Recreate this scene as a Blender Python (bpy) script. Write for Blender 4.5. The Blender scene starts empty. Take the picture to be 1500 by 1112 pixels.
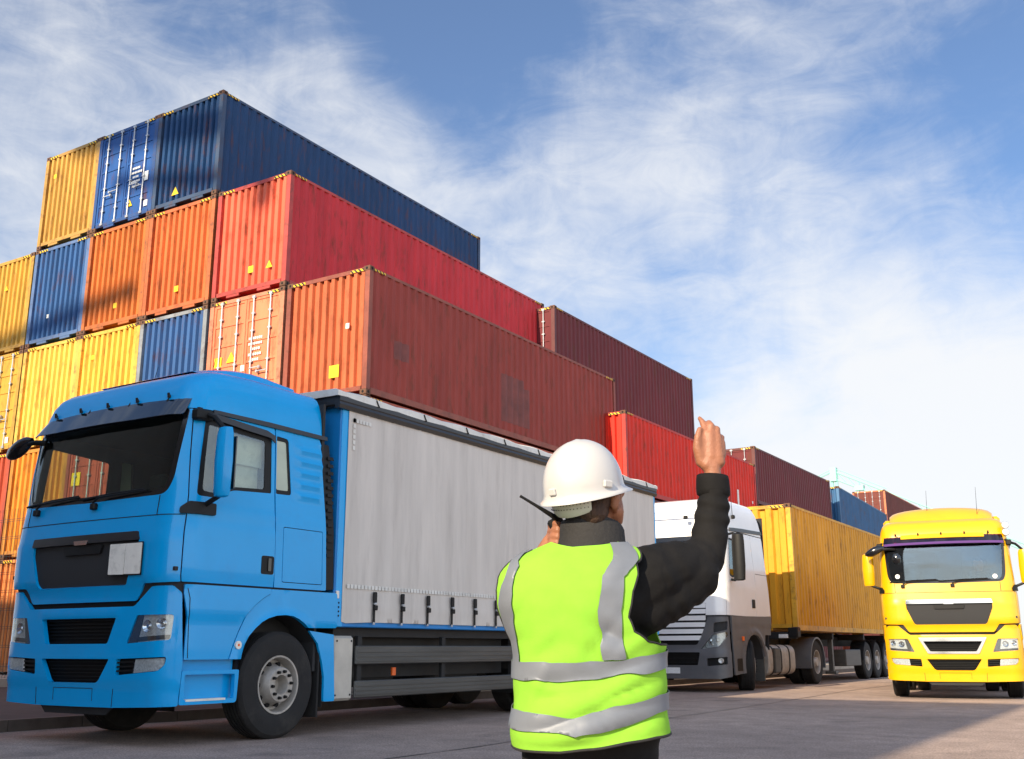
import bpy, bmesh, math, random
from math import radians as R, sin, cos, pi, sqrt, atan2, asin
from mathutils import Vector, Matrix, noise
from mathutils.geometry import delaunay_2d_cdt
random.seed(7)
scn = bpy.context.scene
COL = scn.collection

# ------------------------------------------------------------------ camera
def set_camera():
    f, p, a, r = 1533.0, R(14.41), R(32.05), R(-0.1)
    fw = Vector((-sin(a)*cos(p), cos(a)*cos(p), sin(p)))
    rt = Vector((cos(a), sin(a), 0)); up = rt.cross(fw)
    rt2 = rt*cos(r)+up*sin(r); up2 = -rt*sin(r)+up*cos(r)
    cd = bpy.data.cameras.new('camera'); cd.sensor_width = 36; cd.lens = 36*f/1500
    cd.clip_start = 0.1; cd.clip_end = 3000
    co = bpy.data.objects.new('camera', cd); COL.objects.link(co)
    m = Matrix((rt2, up2, -fw)).transposed().to_4x4(); m.translation = Vector((0, 0, 0.95))
    co.matrix_world = m; scn.camera = co
set_camera()

# ------------------------------------------------------------------ sun and sky
SUN_EL, SUN_AZ = R(28), R(2.7)      # light travels towards +Y and slightly towards +X
def set_light():
    sd = bpy.data.lights.new('sun', 'SUN'); sd.energy = 4.7; sd.angle = R(0.5); sd.color = (1.0, 0.84, 0.62)
    so = bpy.data.objects.new('sun', sd); COL.objects.link(so)
    d = Vector((sin(SUN_AZ)*cos(SUN_EL), cos(SUN_AZ)*cos(SUN_EL), -sin(SUN_EL)))
    so.rotation_euler = d.to_track_quat('-Z', 'Y').to_euler(); so.location = (0, -30, 40)
    w = bpy.data.worlds.new('World'); scn.world = w; w.use_nodes = True
    nt = w.node_tree; N = nt.nodes; L = nt.links
    for n in list(N): N.remove(n)
    out = N.new('ShaderNodeOutputWorld'); bg = N.new('ShaderNodeBackground'); bg.inputs[1].default_value = 0.08
    L.new(bg.outputs[0], out.inputs[0])
    sky = N.new('ShaderNodeTexSky'); sky.sky_type = 'NISHITA'; sky.sun_disc = False
    sky.sun_elevation = SUN_EL; sky.sun_rotation = R(180)+SUN_AZ
    sky.air_density = 1.0; sky.dust_density = 0.6; sky.ozone_density = 1.8; sky.altitude = 0
    tc = N.new('ShaderNodeTexCoord')
    sep = N.new('ShaderNodeSeparateXYZ'); L.new(tc.outputs['Generated'], sep.inputs[0])
    def M(op, a, b=None, c=None, clamp=False):
        n = N.new('ShaderNodeMath'); n.operation = op; n.use_clamp = clamp
        for i, v in enumerate((a, b, c)):
            if v is None: continue
            if isinstance(v, (int, float)): n.inputs[i].default_value = v
            else: L.new(v, n.inputs[i])
        return n.outputs[0]
    zc = M('MAXIMUM', sep.outputs[2], 0.0)
    az = M('ARCTAN2', sep.outputs[0], sep.outputs[1]); el = M('ARCSINE', sep.outputs[2])
    cmb = N.new('ShaderNodeCombineXYZ'); L.new(az, cmb.inputs[0]); L.new(el, cmb.inputs[1])
    def noise_layer(scale, sx, sy, rot, detail, rough, dist, w0=0.0):
        mp = N.new('ShaderNodeMapping'); mp.inputs['Rotation'].default_value = (0, 0, R(rot))
        mp.inputs['Scale'].default_value = (sx, sy, 1); mp.inputs['Location'].default_value = (w0, w0*.7, 0)
        L.new(cmb.outputs[0], mp.inputs[0])
        n = N.new('ShaderNodeTexNoise'); n.inputs['Scale'].default_value = scale
        n.inputs['Detail'].default_value = detail; n.inputs['Roughness'].default_value = rough
        n.inputs['Distortion'].default_value = dist
        L.new(mp.outputs[0], n.inputs['Vector']); return n.outputs[0]
    n1 = noise_layer(2.6, 1.0, 1.7, -28, 4, 0.5, 0.4, SKY_OFF)
    n2 = noise_layer(5.0, 1.0, 2.6, -30, 10, 0.60, 0.7, 3.0)
    n3 = noise_layer(13.0, 1.0, 2.2, -38, 10, 0.66, 1.1, 9.0)
    n4 = noise_layer(4.0, 2.0, 1.0, 20, 10, 0.6, 1.6, 5.0)
    s = M('ADD', M('MULTIPLY', n1, 0.62), M('ADD', M('MULTIPLY', n2, 0.72), M('ADD', M('MULTIPLY', n3, 0.42), M('MULTIPLY', n4, 0.32))))
    # more veil low down
    low = M('SUBTRACT', 1.0, M('DIVIDE', zc, 0.50), clamp=True)
    low = M('POWER', low, 1.6)
    s = M('ADD', s, M('MULTIPLY', low, 0.62))
    def lobe(az, el, width, amt):
        nonlocal s
        vm = N.new('ShaderNodeVectorMath'); vm.operation = 'DOT_PRODUCT'
        L.new(tc.outputs['Generated'], vm.inputs[0])
        vm.inputs[1].default_value = (sin(R(az))*cos(R(el)), cos(R(az))*cos(R(el)), sin(R(el)))
        mr = N.new('ShaderNodeMapRange'); mr.interpolation_type = 'SMOOTHSTEP'
        mr.inputs['From Min'].default_value = cos(R(width)); mr.inputs['From Max'].default_value = 1.0
        mr.inputs['To Min'].default_value = 0; mr.inputs['To Max'].default_value = amt
        L.new(vm.outputs['Value'], mr.inputs['Value'])
        s = M('ADD', s, mr.outputs[0])
    for lb in SKY_LOBES: lobe(*lb)
    mr = N.new('ShaderNodeMapRange'); mr.inputs['From Min'].default_value = 0.84; mr.inputs['From Max'].default_value = 1.74
    mr.interpolation_type = 'SMOOTHSTEP'; mr.inputs['To Min'].default_value = 0.05; mr.inputs['To Max'].default_value = 0.93
    L.new(s, mr.inputs['Value'])
    mx = N.new('ShaderNodeMix'); mx.data_type = 'RGBA'
    L.new(mr.outputs[0], mx.inputs['Factor'])
    gm = N.new('ShaderNodeMix'); gm.data_type = 'RGBA'; gm.blend_type = 'MULTIPLY'; gm.inputs['Factor'].default_value = 1
    gm.inputs['B'].default_value = SKY_TINT
    L.new(sky.outputs[0], gm.inputs['A']); L.new(gm.outputs['Result'], mx.inputs['A'])
    mx.inputs['B'].default_value = CLOUD
    vm = N.new('ShaderNodeVectorMath'); vm.operation = 'DOT_PRODUCT'; L.new(tc.outputs['Generated'], vm.inputs[0])
    ba, be = SKY_FILL[:2]; vm.inputs[1].default_value = (sin(R(ba))*cos(R(be)), cos(R(ba))*cos(R(be)), sin(R(be)))
    gc = N.new('ShaderNodeCombineXYZ')
    for i, k in enumerate((1.06, .97, .86)):
        gr = N.new('ShaderNodeMapRange'); gr.interpolation_type = 'SMOOTHSTEP'; gr.inputs['From Min'].default_value = cos(R(SKY_FILL[2])); gr.inputs['From Max'].default_value = cos(R(SKY_FILL[2]*.3))
        gr.inputs['To Min'].default_value = 1.0; gr.inputs['To Max'].default_value = SKY_FILL[3]*k; L.new(vm.outputs['Value'], gr.inputs['Value']); L.new(gr.outputs[0], gc.inputs[i])
    vs = N.new('ShaderNodeVectorMath'); vs.operation = 'MULTIPLY'; L.new(mx.outputs['Result'], vs.inputs[0]); L.new(gc.outputs[0], vs.inputs[1])
    L.new(vs.outputs[0], bg.inputs[0])
SKY_OFF = 1.3
SKY_FILL = (112, 30, 88, 2.3)      # added fill: brightened sky lobe out of view, lifts the shaded faces
SKY_TINT = (0.84, 1.04, 1.26, 1)
CLOUD = (7.2, 7.25, 7.3, 1)
SKY_LOBES = [(-60, 24, 14, 0.22), (-43, 27, 9, 0.26), (-31, 24, 12, 0.12), (-20, 28, 8, 0.10), (-13, 29, 8, 0.12), (-35, 33.5, 8, -0.30), (-5, 23, 10, -0.22), (-9, 11, 16, 0.42), (-53, 34, 8, -0.1)]
set_light()
scn.view_settings.view_transform = 'Standard'; scn.view_settings.look = 'None'
scn.view_settings.exposure = 0.75; scn.view_settings.gamma = 1.0
scn.render.engine = 'CYCLES'

# ------------------------------------------------------------------ materials
MATS = {}
def mat(name, color=(.5, .5, .5), rough=.5, metal=0.0, coat=0.0, nscale=0, namt=0.0, bump=0.0, bscale=40, spec=None,
        stretch=None, dirt=None, dscale=3, damt=.4, trans=0.0, objcol=False, rnoise=0.0):
    m = bpy.data.materials.new(name); m.use_nodes = True; MATS[name] = m
    nt = m.node_tree; N = nt.nodes; L = nt.links; b = N['Principled BSDF']
    b.inputs['Base Color'].default_value = (*color, 1); b.inputs['Roughness'].default_value = rough
    b.inputs['Metallic'].default_value = metal; b.inputs['Coat Weight'].default_value = coat
    b.inputs['Coat Roughness'].default_value = .04
    if spec is not None: b.inputs['Specular IOR Level'].default_value = spec
    if trans: b.inputs['Transmission Weight'].default_value = trans
    src = None
    tc = N.new('ShaderNodeTexCoord'); mp = N.new('ShaderNodeMapping'); L.new(tc.outputs['Object'], mp.inputs[0])
    if stretch: mp.inputs['Scale'].default_value = stretch
    oi = N.new('ShaderNodeObjectInfo')
    if objcol:
        src = oi.outputs['Color']
        va = N.new('ShaderNodeVectorMath'); va.operation = 'ADD'
        cb = N.new('ShaderNodeCombineXYZ'); ml = N.new('ShaderNodeMath'); ml.operation = 'MULTIPLY'; ml.inputs[1].default_value = 57
        L.new(oi.outputs['Random'], ml.inputs[0]); L.new(ml.outputs[0], cb.inputs[0]); L.new(ml.outputs[0], cb.inputs[1])
        L.new(mp.outputs[0], va.inputs[0]); L.new(cb.outputs[0], va.inputs[1]); vec = va.outputs[0]
    else: vec = mp.outputs[0]
    def nz(scale, detail=6, rough_=.6):
        n = N.new('ShaderNodeTexNoise'); n.inputs['Scale'].default_value = scale
        n.inputs['Detail'].default_value = detail; n.inputs['Roughness'].default_value = rough_
        L.new(vec, n.inputs['Vector']); return n.outputs[0]
    if namt:
        mr = N.new('ShaderNodeMapRange'); mr.inputs['From Min'].default_value = .3; mr.inputs['From Max'].default_value = .7
        mr.inputs['To Min'].default_value = 1-namt; mr.inputs['To Max'].default_value = 1+namt
        L.new(nz(nscale), mr.inputs['Value'])
        mx = N.new('ShaderNodeMix'); mx.data_type = 'RGBA'; mx.blend_type = 'MULTIPLY'; mx.inputs['Factor'].default_value = 1
        if src is None: mx.inputs['A'].default_value = (*color, 1)
        else: L.new(src, mx.inputs['A'])
        L.new(mr.outputs[0], mx.inputs['B']); src = mx.outputs['Result']
    if dirt:
        mr = N.new('ShaderNodeMapRange'); mr.inputs['From Min'].default_value = .52; mr.inputs['From Max'].default_value = .72
        mr.inputs['To Max'].default_value = damt; L.new(nz(dscale, 9, .7), mr.inputs['Value'])
        mx = N.new('ShaderNodeMix'); mx.data_type = 'RGBA'; L.new(mr.outputs[0], mx.inputs['Factor'])
        if src is None: mx.inputs['A'].default_value = (*color, 1)
        else: L.new(src, mx.inputs['A'])
        mx.inputs['B'].default_value = (*dirt, 1); src = mx.outputs['Result']
    if src is not None: L.new(src, b.inputs['Base Color'])
    if rnoise:
        mr = N.new('ShaderNodeMapRange'); mr.inputs['To Min'].default_value = rough-rnoise; mr.inputs['To Max'].default_value = rough+rnoise
        L.new(nz(6), mr.inputs['Value']); L.new(mr.outputs[0], b.inputs['Roughness'])
    if bump:
        bp = N.new('ShaderNodeBump'); bp.inputs['Strength'].default_value = bump; bp.inputs['Distance'].default_value = .01
        L.new(nz(bscale, 5), bp.inputs['Height']); L.new(bp.outputs[0], b.inputs['Normal'])
    return m
mat('container_paint', rough=.55, spec=.25, objcol=True, nscale=1.2, namt=.16, stretch=(1.6, 1.6, .45), dirt=(.10, .035, .015), dscale=3.2, damt=.75, bump=.15, bscale=5, rnoise=.12)
mat('container_frame', rough=.55, objcol=True, nscale=2, namt=.22, dirt=(.085, .035, .018), dscale=5, damt=.8)
mat('rusty_steel', (.12, .055, .03), .8, nscale=8, namt=.4, dirt=(.04, .02, .015), dscale=9, damt=.7)
mat('bar_steel', (.42, .44, .46), .45, .3, nscale=8, namt=.25)
mat('hole_black', (.004, .004, .004), .9)
mat('sticker_yellow', (.85, .55, .02), .5, nscale=30, namt=.1)
mat('sticker_white', (.75, .75, .72), .5, nscale=30, namt=.1)
mat('truck_blue', (.0008, .35, .76), .24, spec=.2, coat=.42, nscale=1.5, namt=.06, dirt=(.03, .16, .36), dscale=1.5, damt=.25, rnoise=.05)
mat('truck_blue_dark', (.003, .20, .55), .5, nscale=2, namt=.1)
mat('truck_white', (.84, .83, .81), .3, coat=.6, nscale=2, namt=.04)
mat('truck_yellow', (.72, .385, .0), .3, coat=.6, nscale=2, namt=.05)
mat('truck_grey', (.10, .10, .105), .45, nscale=3, namt=.12, dirt=(.17, .15, .12), dscale=2, damt=.4)
mat('black_plastic', (.007, .007, .007), .55, spec=.3, nscale=9, namt=.2)
mat('black_gloss', (.006, .006, .007), .15, coat=.5)
mat('interior_dark', (.022, .022, .023), .8)
mat('interior_grey', (.06, .058, .055), .85)
mat('tyre', (.012, .011, .0105), .82, nscale=6, namt=.25, dirt=(.06, .05, .04), dscale=3, damt=.35, bump=.25, bscale=60)
mat('rim_silver', (.40, .37, .33), .5, .35, nscale=5, namt=.2, dirt=(.16, .12, .09), dscale=4, damt=.5)
mat('chassis', (.012, .012, .012), .7, nscale=5, namt=.3, dirt=(.03, .022, .018), dscale=3, damt=.5)
mat('guard_grey', (.075, .075, .07), .5, .25, nscale=3, namt=.2, stretch=(1, .3, 3), dirt=(.18, .15, .12), dscale=2, damt=.25)
mat('aluminium', (.50, .47, .41), .5, .25, nscale=4, namt=.12)
mat('chrome', (.75, .75, .75), .12, 1.0)
mat('lamp_chrome', (.66, .66, .63), .3, .15, nscale=45, namt=.3)
mat('lamp_glass', (.92, .94, .95), .03, trans=.95)
mat('orange_lamp', (.8, .12, .01), .3)
mat('curtain', (.60, .55, .49), .55, nscale=1.6, namt=.11, stretch=(1, 2.6, .35), dirt=(.34, .30, .26), dscale=2.2, damt=.38, bump=.2, bscale=3)
mat('tarp_white', (.70, .68, .62), .6, nscale=3, namt=.12, dirt=(.35, .3, .22), dscale=4, damt=.5)
mat('rail_dark', (.022, .022, .023), .38, nscale=3, namt=.2)
mat('plate_white', (.80, .76, .67), .6, nscale=6, namt=.08, dirt=(.3, .27, .22), dscale=9, damt=.4)
mat('vest_yellow', (.22, .47, .040), .85, spec=.15, nscale=14, namt=.05, bump=.12, bscale=220)
mat('reflective', (.15, .165, .19), .5, .1, nscale=8, namt=.07, bump=.05, bscale=200)
mat('jacket_black', (.008, .0075, .0075), .8, spec=.18, nscale=7, namt=.25, bump=.5, bscale=12)
mat('collar_black', (.015, .014, .014), .8, nscale=9, namt=.2, bump=.4, bscale=90)
mat('trouser_dark', (.010, .010, .011), .9, spec=.2, nscale=7, namt=.2, bump=.5, bscale=12)
mat('helmet_white', (.47, .46, .445), .35, coat=.35, nscale=6, namt=.02)
mat('strap_grey', (.50, .51, .47), .6, nscale=9, namt=.07)
mat('skin', (.29, .118, .062), .5, nscale=18, namt=.14, bump=.25, bscale=120)
mat('hair', (.045, .022, .013), .75, nscale=60, namt=.5, stretch=(1, 1, .2), bump=.6, bscale=120)
mat('crane_teal', (.25, .55, .48), .5)
mat('fence_wire', (.035, .04, .04), .6)
mat('kerb_stone', (.10, .08, .068), .85, nscale=5, namt=.2, bump=.3, bscale=25)
mat('pavement', (.06, .046, .042), .9, nscale=3, namt=.2, bump=.3, bscale=60)
mat('yard_concrete', (.42, .36, .29), .9, nscale=1, namt=.2)
mat('shade_block_wall', (.30, .27, .24), .8, nscale=.6, namt=.2)
mat('window_pale', (.42, .46, .34), .15, coat=.5, nscale=3, namt=.1)
mat('cab_red_trim', (.5, .03, .02), .6)

def glass_mat(name, tint, mixf):
    m = bpy.data.materials.new(name); m.use_nodes = True; MATS[name] = m
    nt = m.node_tree; N = nt.nodes; L = nt.links; N.remove(N['Principled BSDF'])
    tr = N.new('ShaderNodeBsdfTransparent'); tr.inputs[0].default_value = (*tint, 1)
    gl = N.new('ShaderNodeBsdfGlossy'); gl.inputs['Roughness'].default_value = .02; gl.inputs['Color'].default_value = (.9, .95, 1, 1)
    fr = N.new('ShaderNodeFresnel'); ge = N.new('ShaderNodeNewGeometry'); io = N.new('ShaderNodeMath'); io.operation = 'MULTIPLY_ADD'; io.inputs[1].default_value = -.8333; io.inputs[2].default_value = 1.5
    L.new(ge.outputs['Backfacing'], io.inputs[0]); L.new(io.outputs[0], fr.inputs[0])
    ad = N.new('ShaderNodeMath'); ad.operation = 'ADD'; ad.inputs[1].default_value = mixf
    mx = N.new('ShaderNodeMixShader'); L.new(fr.outputs[0], ad.inputs[0]); L.new(ad.outputs[0], mx.inputs[0])
    L.new(tr.outputs[0], mx.inputs[1]); L.new(gl.outputs[0], mx.inputs[2]); L.new(mx.outputs[0], N['Material Output'].inputs[0])
glass_mat('window_glass', (.78, .86, .84), .0)
glass_mat('side_glass', (.80, .85, .80), .05)
glass_mat('window_glass_hazy', (.72, .80, .78), .07)
glass_mat('visor_smoke', (.16, .17, .18), .10)
glass_mat('visor_violet', (.30, .10, .22), .05)
glass_mat('lamp_cover', (.9, .92, .93), .02)

def hazard_mat():
    m = bpy.data.materials.new('hazard_stripes'); m.use_nodes = True; MATS['hazard_stripes'] = m
    nt = m.node_tree; N = nt.nodes; L = nt.links; b = N['Principled BSDF']; b.inputs['Roughness'].default_value = .5
    tc = N.new('ShaderNodeTexCoord'); sp = N.new('ShaderNodeSeparateXYZ'); L.new(tc.outputs['Object'], sp.inputs[0])
    a = N.new('ShaderNodeMath'); a.operation = 'ADD'; L.new(sp.outputs[0], a.inputs[0]); L.new(sp.outputs[1], a.inputs[1])
    c = N.new('ShaderNodeMath'); c.operation = 'ADD'; L.new(a.outputs[0], c.inputs[0]); L.new(sp.outputs[2], c.inputs[1])
    d = N.new('ShaderNodeMath'); d.operation = 'MULTIPLY'; d.inputs[1].default_value = 9; L.new(c.outputs[0], d.inputs[0])
    f = N.new('ShaderNodeMath'); f.operation = 'FRACT'; L.new(d.outputs[0], f.inputs[0])
    g = N.new('ShaderNodeMath'); g.operation = 'GREATER_THAN'; g.inputs[1].default_value = .5; L.new(f.outputs[0], g.inputs[0])
    mx = N.new('ShaderNodeMix'); mx.data_type = 'RGBA'; L.new(g.outputs[0], mx.inputs['Factor'])
    mx.inputs['A'].default_value = (.8, .5, .02, 1); mx.inputs['B'].default_value = (.02, .018, .015, 1)
    L.new(mx.outputs['Result'], b.inputs['Base Color'])
hazard_mat()

def asphalt_mat():
    m = bpy.data.materials.new('asphalt'); m.use_nodes = True; MATS['asphalt'] = m
    nt = m.node_tree; N = nt.nodes; L = nt.links; b = N['Principled BSDF']; b.inputs['Roughness'].default_value = .85
    tc = N.new('ShaderNodeTexCoord')
    def nz(s, d, r): 
        n = N.new('ShaderNodeTexNoise'); n.inputs['Scale'].default_value = s; n.inputs['Detail'].default_value = d
        n.inputs['Roughness'].default_value = r; L.new(tc.outputs['Object'], n.inputs['Vector']); return n.outputs[0]
    def ramp(src, a, b_, c0, c1):
        mr = N.new('ShaderNodeMapRange'); mr.inputs['From Min'].default_value = a; mr.inputs['From Max'].default_value = b_
        mr.inputs['To Min'].default_value = c0; mr.inputs['To Max'].default_value = c1; L.new(src, mr.inputs['Value']); return mr.outputs[0]
    g1 = ramp(nz(45, 5, .8), .35, .65, .5, 1.55); g2 = ramp(nz(.45, 8, .65), .33, .67, .72, 1.25); g3 = ramp(nz(3, 5, .6), .3, .7, .85, 1.13)
    vo = N.new('ShaderNodeTexVoronoi'); vo.inputs['Scale'].default_value = 55; L.new(tc.outputs['Object'], vo.inputs['Vector'])
    g4 = ramp(vo.outputs['Distance'], 0, .6, 1.35, .8)
    def mul(a, b_):
        n = N.new('ShaderNodeMath'); n.operation = 'MULTIPLY'; L.new(a, n.inputs[0]); L.new(b_, n.inputs[1]); return n.outputs[0]
    st = ramp(nz(.9, 3, .5), .60, .70, 1.0, .62); fk = ramp(nz(22, 4, .75), .60, .68, 1.0, 1.35)
    v = mul(mul(mul(g1, g2), mul(g3, g4)), mul(st, fk))
    mx = N.new('ShaderNodeMix'); mx.data_type = 'RGBA'; mx.blend_type = 'MULTIPLY'; mx.inputs['Factor'].default_value = 1
    mx.inputs['A'].default_value = (.365, .27, .218, 1); L.new(v, mx.inputs['B']); L.new(mx.outputs['Result'], b.inputs['Base Color'])
    bp = N.new('ShaderNodeBump'); bp.inputs['Strength'].default_value = .6; bp.inputs['Distance'].default_value = .006
    L.new(v, bp.inputs['Height']); L.new(bp.outputs[0], b.inputs['Normal'])
asphalt_mat()

# ------------------------------------------------------------------ object helpers
def empty(name, loc=(0, 0, 0), rz=0, label=None, cat=None, group=None, kind=None, scale=1):
    o = bpy.data.objects.new(name, None); COL.objects.link(o); o.location = loc; o.rotation_euler = (0, 0, rz)
    o.scale = (scale,)*3; o.empty_display_size = .2
    return tag(o, label, cat, group, kind)
def tag(o, label=None, cat=None, group=None, kind=None):
    for k, v in (('label', label), ('category', cat), ('group', group), ('kind', kind)):
        if v: o[k] = v
    return o
def finish(me, ang=35):
    me.polygons.foreach_set('use_smooth', [True]*len(me.polygons)); me.set_sharp_from_angle(angle=R(ang)); me.update()
def linkmesh(name, me, mats, parent=None, color=None, loc=None):
    o = bpy.data.objects.new(name, me)
    if len(me.materials) == 0:
        for m in ([mats] if isinstance(mats, str) else mats): me.materials.append(MATS[m])
    COL.objects.link(o)
    if parent: o.parent = parent
    if color: o.color = (*color, 1)
    if loc: o.location = loc
    return o
class MB:
    def __init__(s): s.v = []; s.f = []; s.m = []; s.mi = 0
    def add(s, vs, fs):
        b = len(s.v); s.v += [tuple(v) for v in vs]; s.f += [tuple(i+b for i in f) for f in fs]; s.m += [s.mi]*len(fs); return s
    def box(s, x0, x1, y0, y1, z0, z1, M=None):
        vs = [Vector((x, y, z)) for z in (z0, z1) for y in (y0, y1) for x in (x0, x1)]
        if M: vs = [M @ v for v in vs]
        return s.add(vs, [(0, 2, 3, 1), (4, 5, 7, 6), (0, 1, 5, 4), (2, 6, 7, 3), (0, 4, 6, 2), (1, 3, 7, 5)])
    def bbox(s, x0, x1, y0, y1, z0, z1, b=.01, M=None):   # chamfered box
        vs = []
        for sx, xx in ((1, x0), (-1, x1)):
            for sy, yy in ((1, y0), (-1, y1)):
                for sz, zz in ((1, z0), (-1, z1)):
                    vs += [Vector((xx, yy+sy*b, zz+sz*b)), Vector((xx+sx*b, yy, zz+sz*b)), Vector((xx+sx*b, yy+sy*b, zz))]
        bm = bmesh.new(); bv = [bm.verts.new(v) for v in vs]
        r = bmesh.ops.convex_hull(bm, input=bv); bmesh.ops.dissolve_limit(bm, angle_limit=.01, verts=bm.verts, edges=bm.edges)
        bmesh.ops.recalc_face_normals(bm, faces=bm.faces); bm.verts.index_update()
        vs = [v.co.copy() for v in bm.verts]; fs = [[v.index for v in f.verts] for f in bm.faces]; bm.free()
        if M: vs = [M @ v for v in vs]
        return s.add(vs, fs)
    def cyl(s, p0, p1, r0, r1=None, n=12, cap=True):
        r1 = r0 if r1 is None else r1; p0 = Vector(p0); p1 = Vector(p1); d = (p1-p0).normalized()
        a = d.orthogonal().normalized(); b = d.cross(a)
        vs = [p+(a*cos(2*pi*i/n)+b*sin(2*pi*i/n))*r for p, r in ((p0, r0), (p1, r1)) for i in range(n)]
        fs = [(i, (i+1) % n, n+(i+1) % n, n+i) for i in range(n)]
        if cap: fs += [tuple(range(n-1, -1, -1)), tuple(range(n, 2*n))]
        return s.add(vs, fs)
    def tube(s, pts, r, n=8):
        pts = [Vector(p) for p in pts]; rs = r if isinstance(r, (list, tuple)) else [r]*len(pts)
        vs = []; a = None
        for i, p in enumerate(pts):
            d = (pts[min(i+1, len(pts)-1)]-pts[max(i-1, 0)]).normalized()
            a = d.orthogonal().normalized() if a is None else (a-d*a.dot(d)).normalized()
            b = d.cross(a); vs += [p+(a*cos(2*pi*k/n)+b*sin(2*pi*k/n))*rs[i] for k in range(n)]
        m = len(pts)
        fs = [(j*n+k, j*n+(k+1) % n, (j+1)*n+(k+1) % n, (j+1)*n+k) for j in range(m-1) for k in range(n)]
        fs += [tuple(range(n-1, -1, -1)), tuple(range((m-1)*n, m*n))]
        return s.add(vs, fs)
    def rings(s, rings, closed=True, cap0=True, cap1=True):
        n = len(rings[0]); vs = [v for r in rings for v in r]; m = len(rings)
        fs = [(j*n+k, j*n+(k+1) % n, (j+1)*n+(k+1) % n, (j+1)*n+k) for j in range(m-1) for k in range(n if closed else n-1)]
        if cap0: fs.append(tuple(range(n-1, -1, -1)))
        if cap1: fs.append(tuple(range((m-1)*n, m*n)))
        return s.add(vs, fs)
    def lathe(s, prof, axis='x', c=(0, 0, 0), n=40, sx=1, a0=0):
        # prof: (offset along axis, radius)
        vs = []
        for (o, r) in prof:
            for k in range(n):
                t = 2*pi*k/n+a0; p = (o*sx, r*cos(t), r*sin(t)) if axis == 'x' else ((r*cos(t), r*sin(t), o) if axis == 'z' else (r*cos(t), o, r*sin(t)))
                vs.append((p[0]+c[0], p[1]+c[1], p[2]+c[2]))
        m = len(prof)
        return s.add(vs, [(j*n+k, j*n+(k+1) % n, (j+1)*n+(k+1) % n, (j+1)*n+k) for j in range(m-1) for k in range(n)])
    def prism(s, poly, fn0, fn1):
        n = len(poly); vs = [fn0(p) for p in poly]+[fn1(p) for p in poly]
        return s.add(vs, [tuple(range(n)), tuple(range(2*n-1, n-1, -1))]+[(i, i+n, (i+1) % n+n, (i+1) % n) for i in range(n)])
    def mesh(s, name, ang=35, fix=True):
        me = bpy.data.meshes.new(name); me.from_pydata(s.v, [], s.f); me.polygons.foreach_set('material_index', s.m)
        if fix:
            bm = bmesh.new(); bm.from_mesh(me); bmesh.ops.recalc_face_normals(bm, faces=bm.faces); bm.to_mesh(me); bm.free()
        finish(me, ang); return me
    def build(s, name, mats, parent=None, ang=35, color=None, loc=None, fix=True):
        return linkmesh(name, s.mesh(name, ang, fix), mats, parent, color, loc)

def pip(p, poly):
    x, y = p; c = False; n = len(poly); j = n-1
    for i in range(n):
        xi, yi = poly[i]; xj, yj = poly[j]
        if (yi > y) != (yj > y) and x < (xj-xi)*(y-yi)/(yj-yi)+xi: c = not c
        j = i
    return c
def resample(poly, st):
    o = []
    for i in range(len(poly)):
        a = poly[i]; b = poly[(i+1) % len(poly)]; d = sqrt((a[0]-b[0])**2+(a[1]-b[1])**2); n = max(1, int(math.ceil(d/st)))
        o += [(a[0]+(b[0]-a[0])*k/n, a[1]+(b[1]-a[1])*k/n) for k in range(n)]
    return o
def rpoly(pts, r=.03, n=4):
    o = []; N = len(pts)
    for i in range(N):
        p = Vector(pts[i][:2]); a = Vector(pts[i-1][:2]); b = Vector(pts[(i+1) % N][:2]); rr = pts[i][2] if len(pts[i]) > 2 else r
        if rr <= 0: o.append(tuple(p)); continue
        da = (a-p); db = (b-p); ra = min(rr, da.length*.45); rb = min(rr, db.length*.45)
        pa = p+da.normalized()*ra; pb = p+db.normalized()*rb
        for k in range(n+1):
            t = k/n; q = pa*(1-t)**2+p*2*t*(1-t)+pb*t*t; o.append((q.x, q.y))
    return o
def mir(poly): return [(-p[0],)+tuple(p[1:]) for p in poly][::-1]
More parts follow.
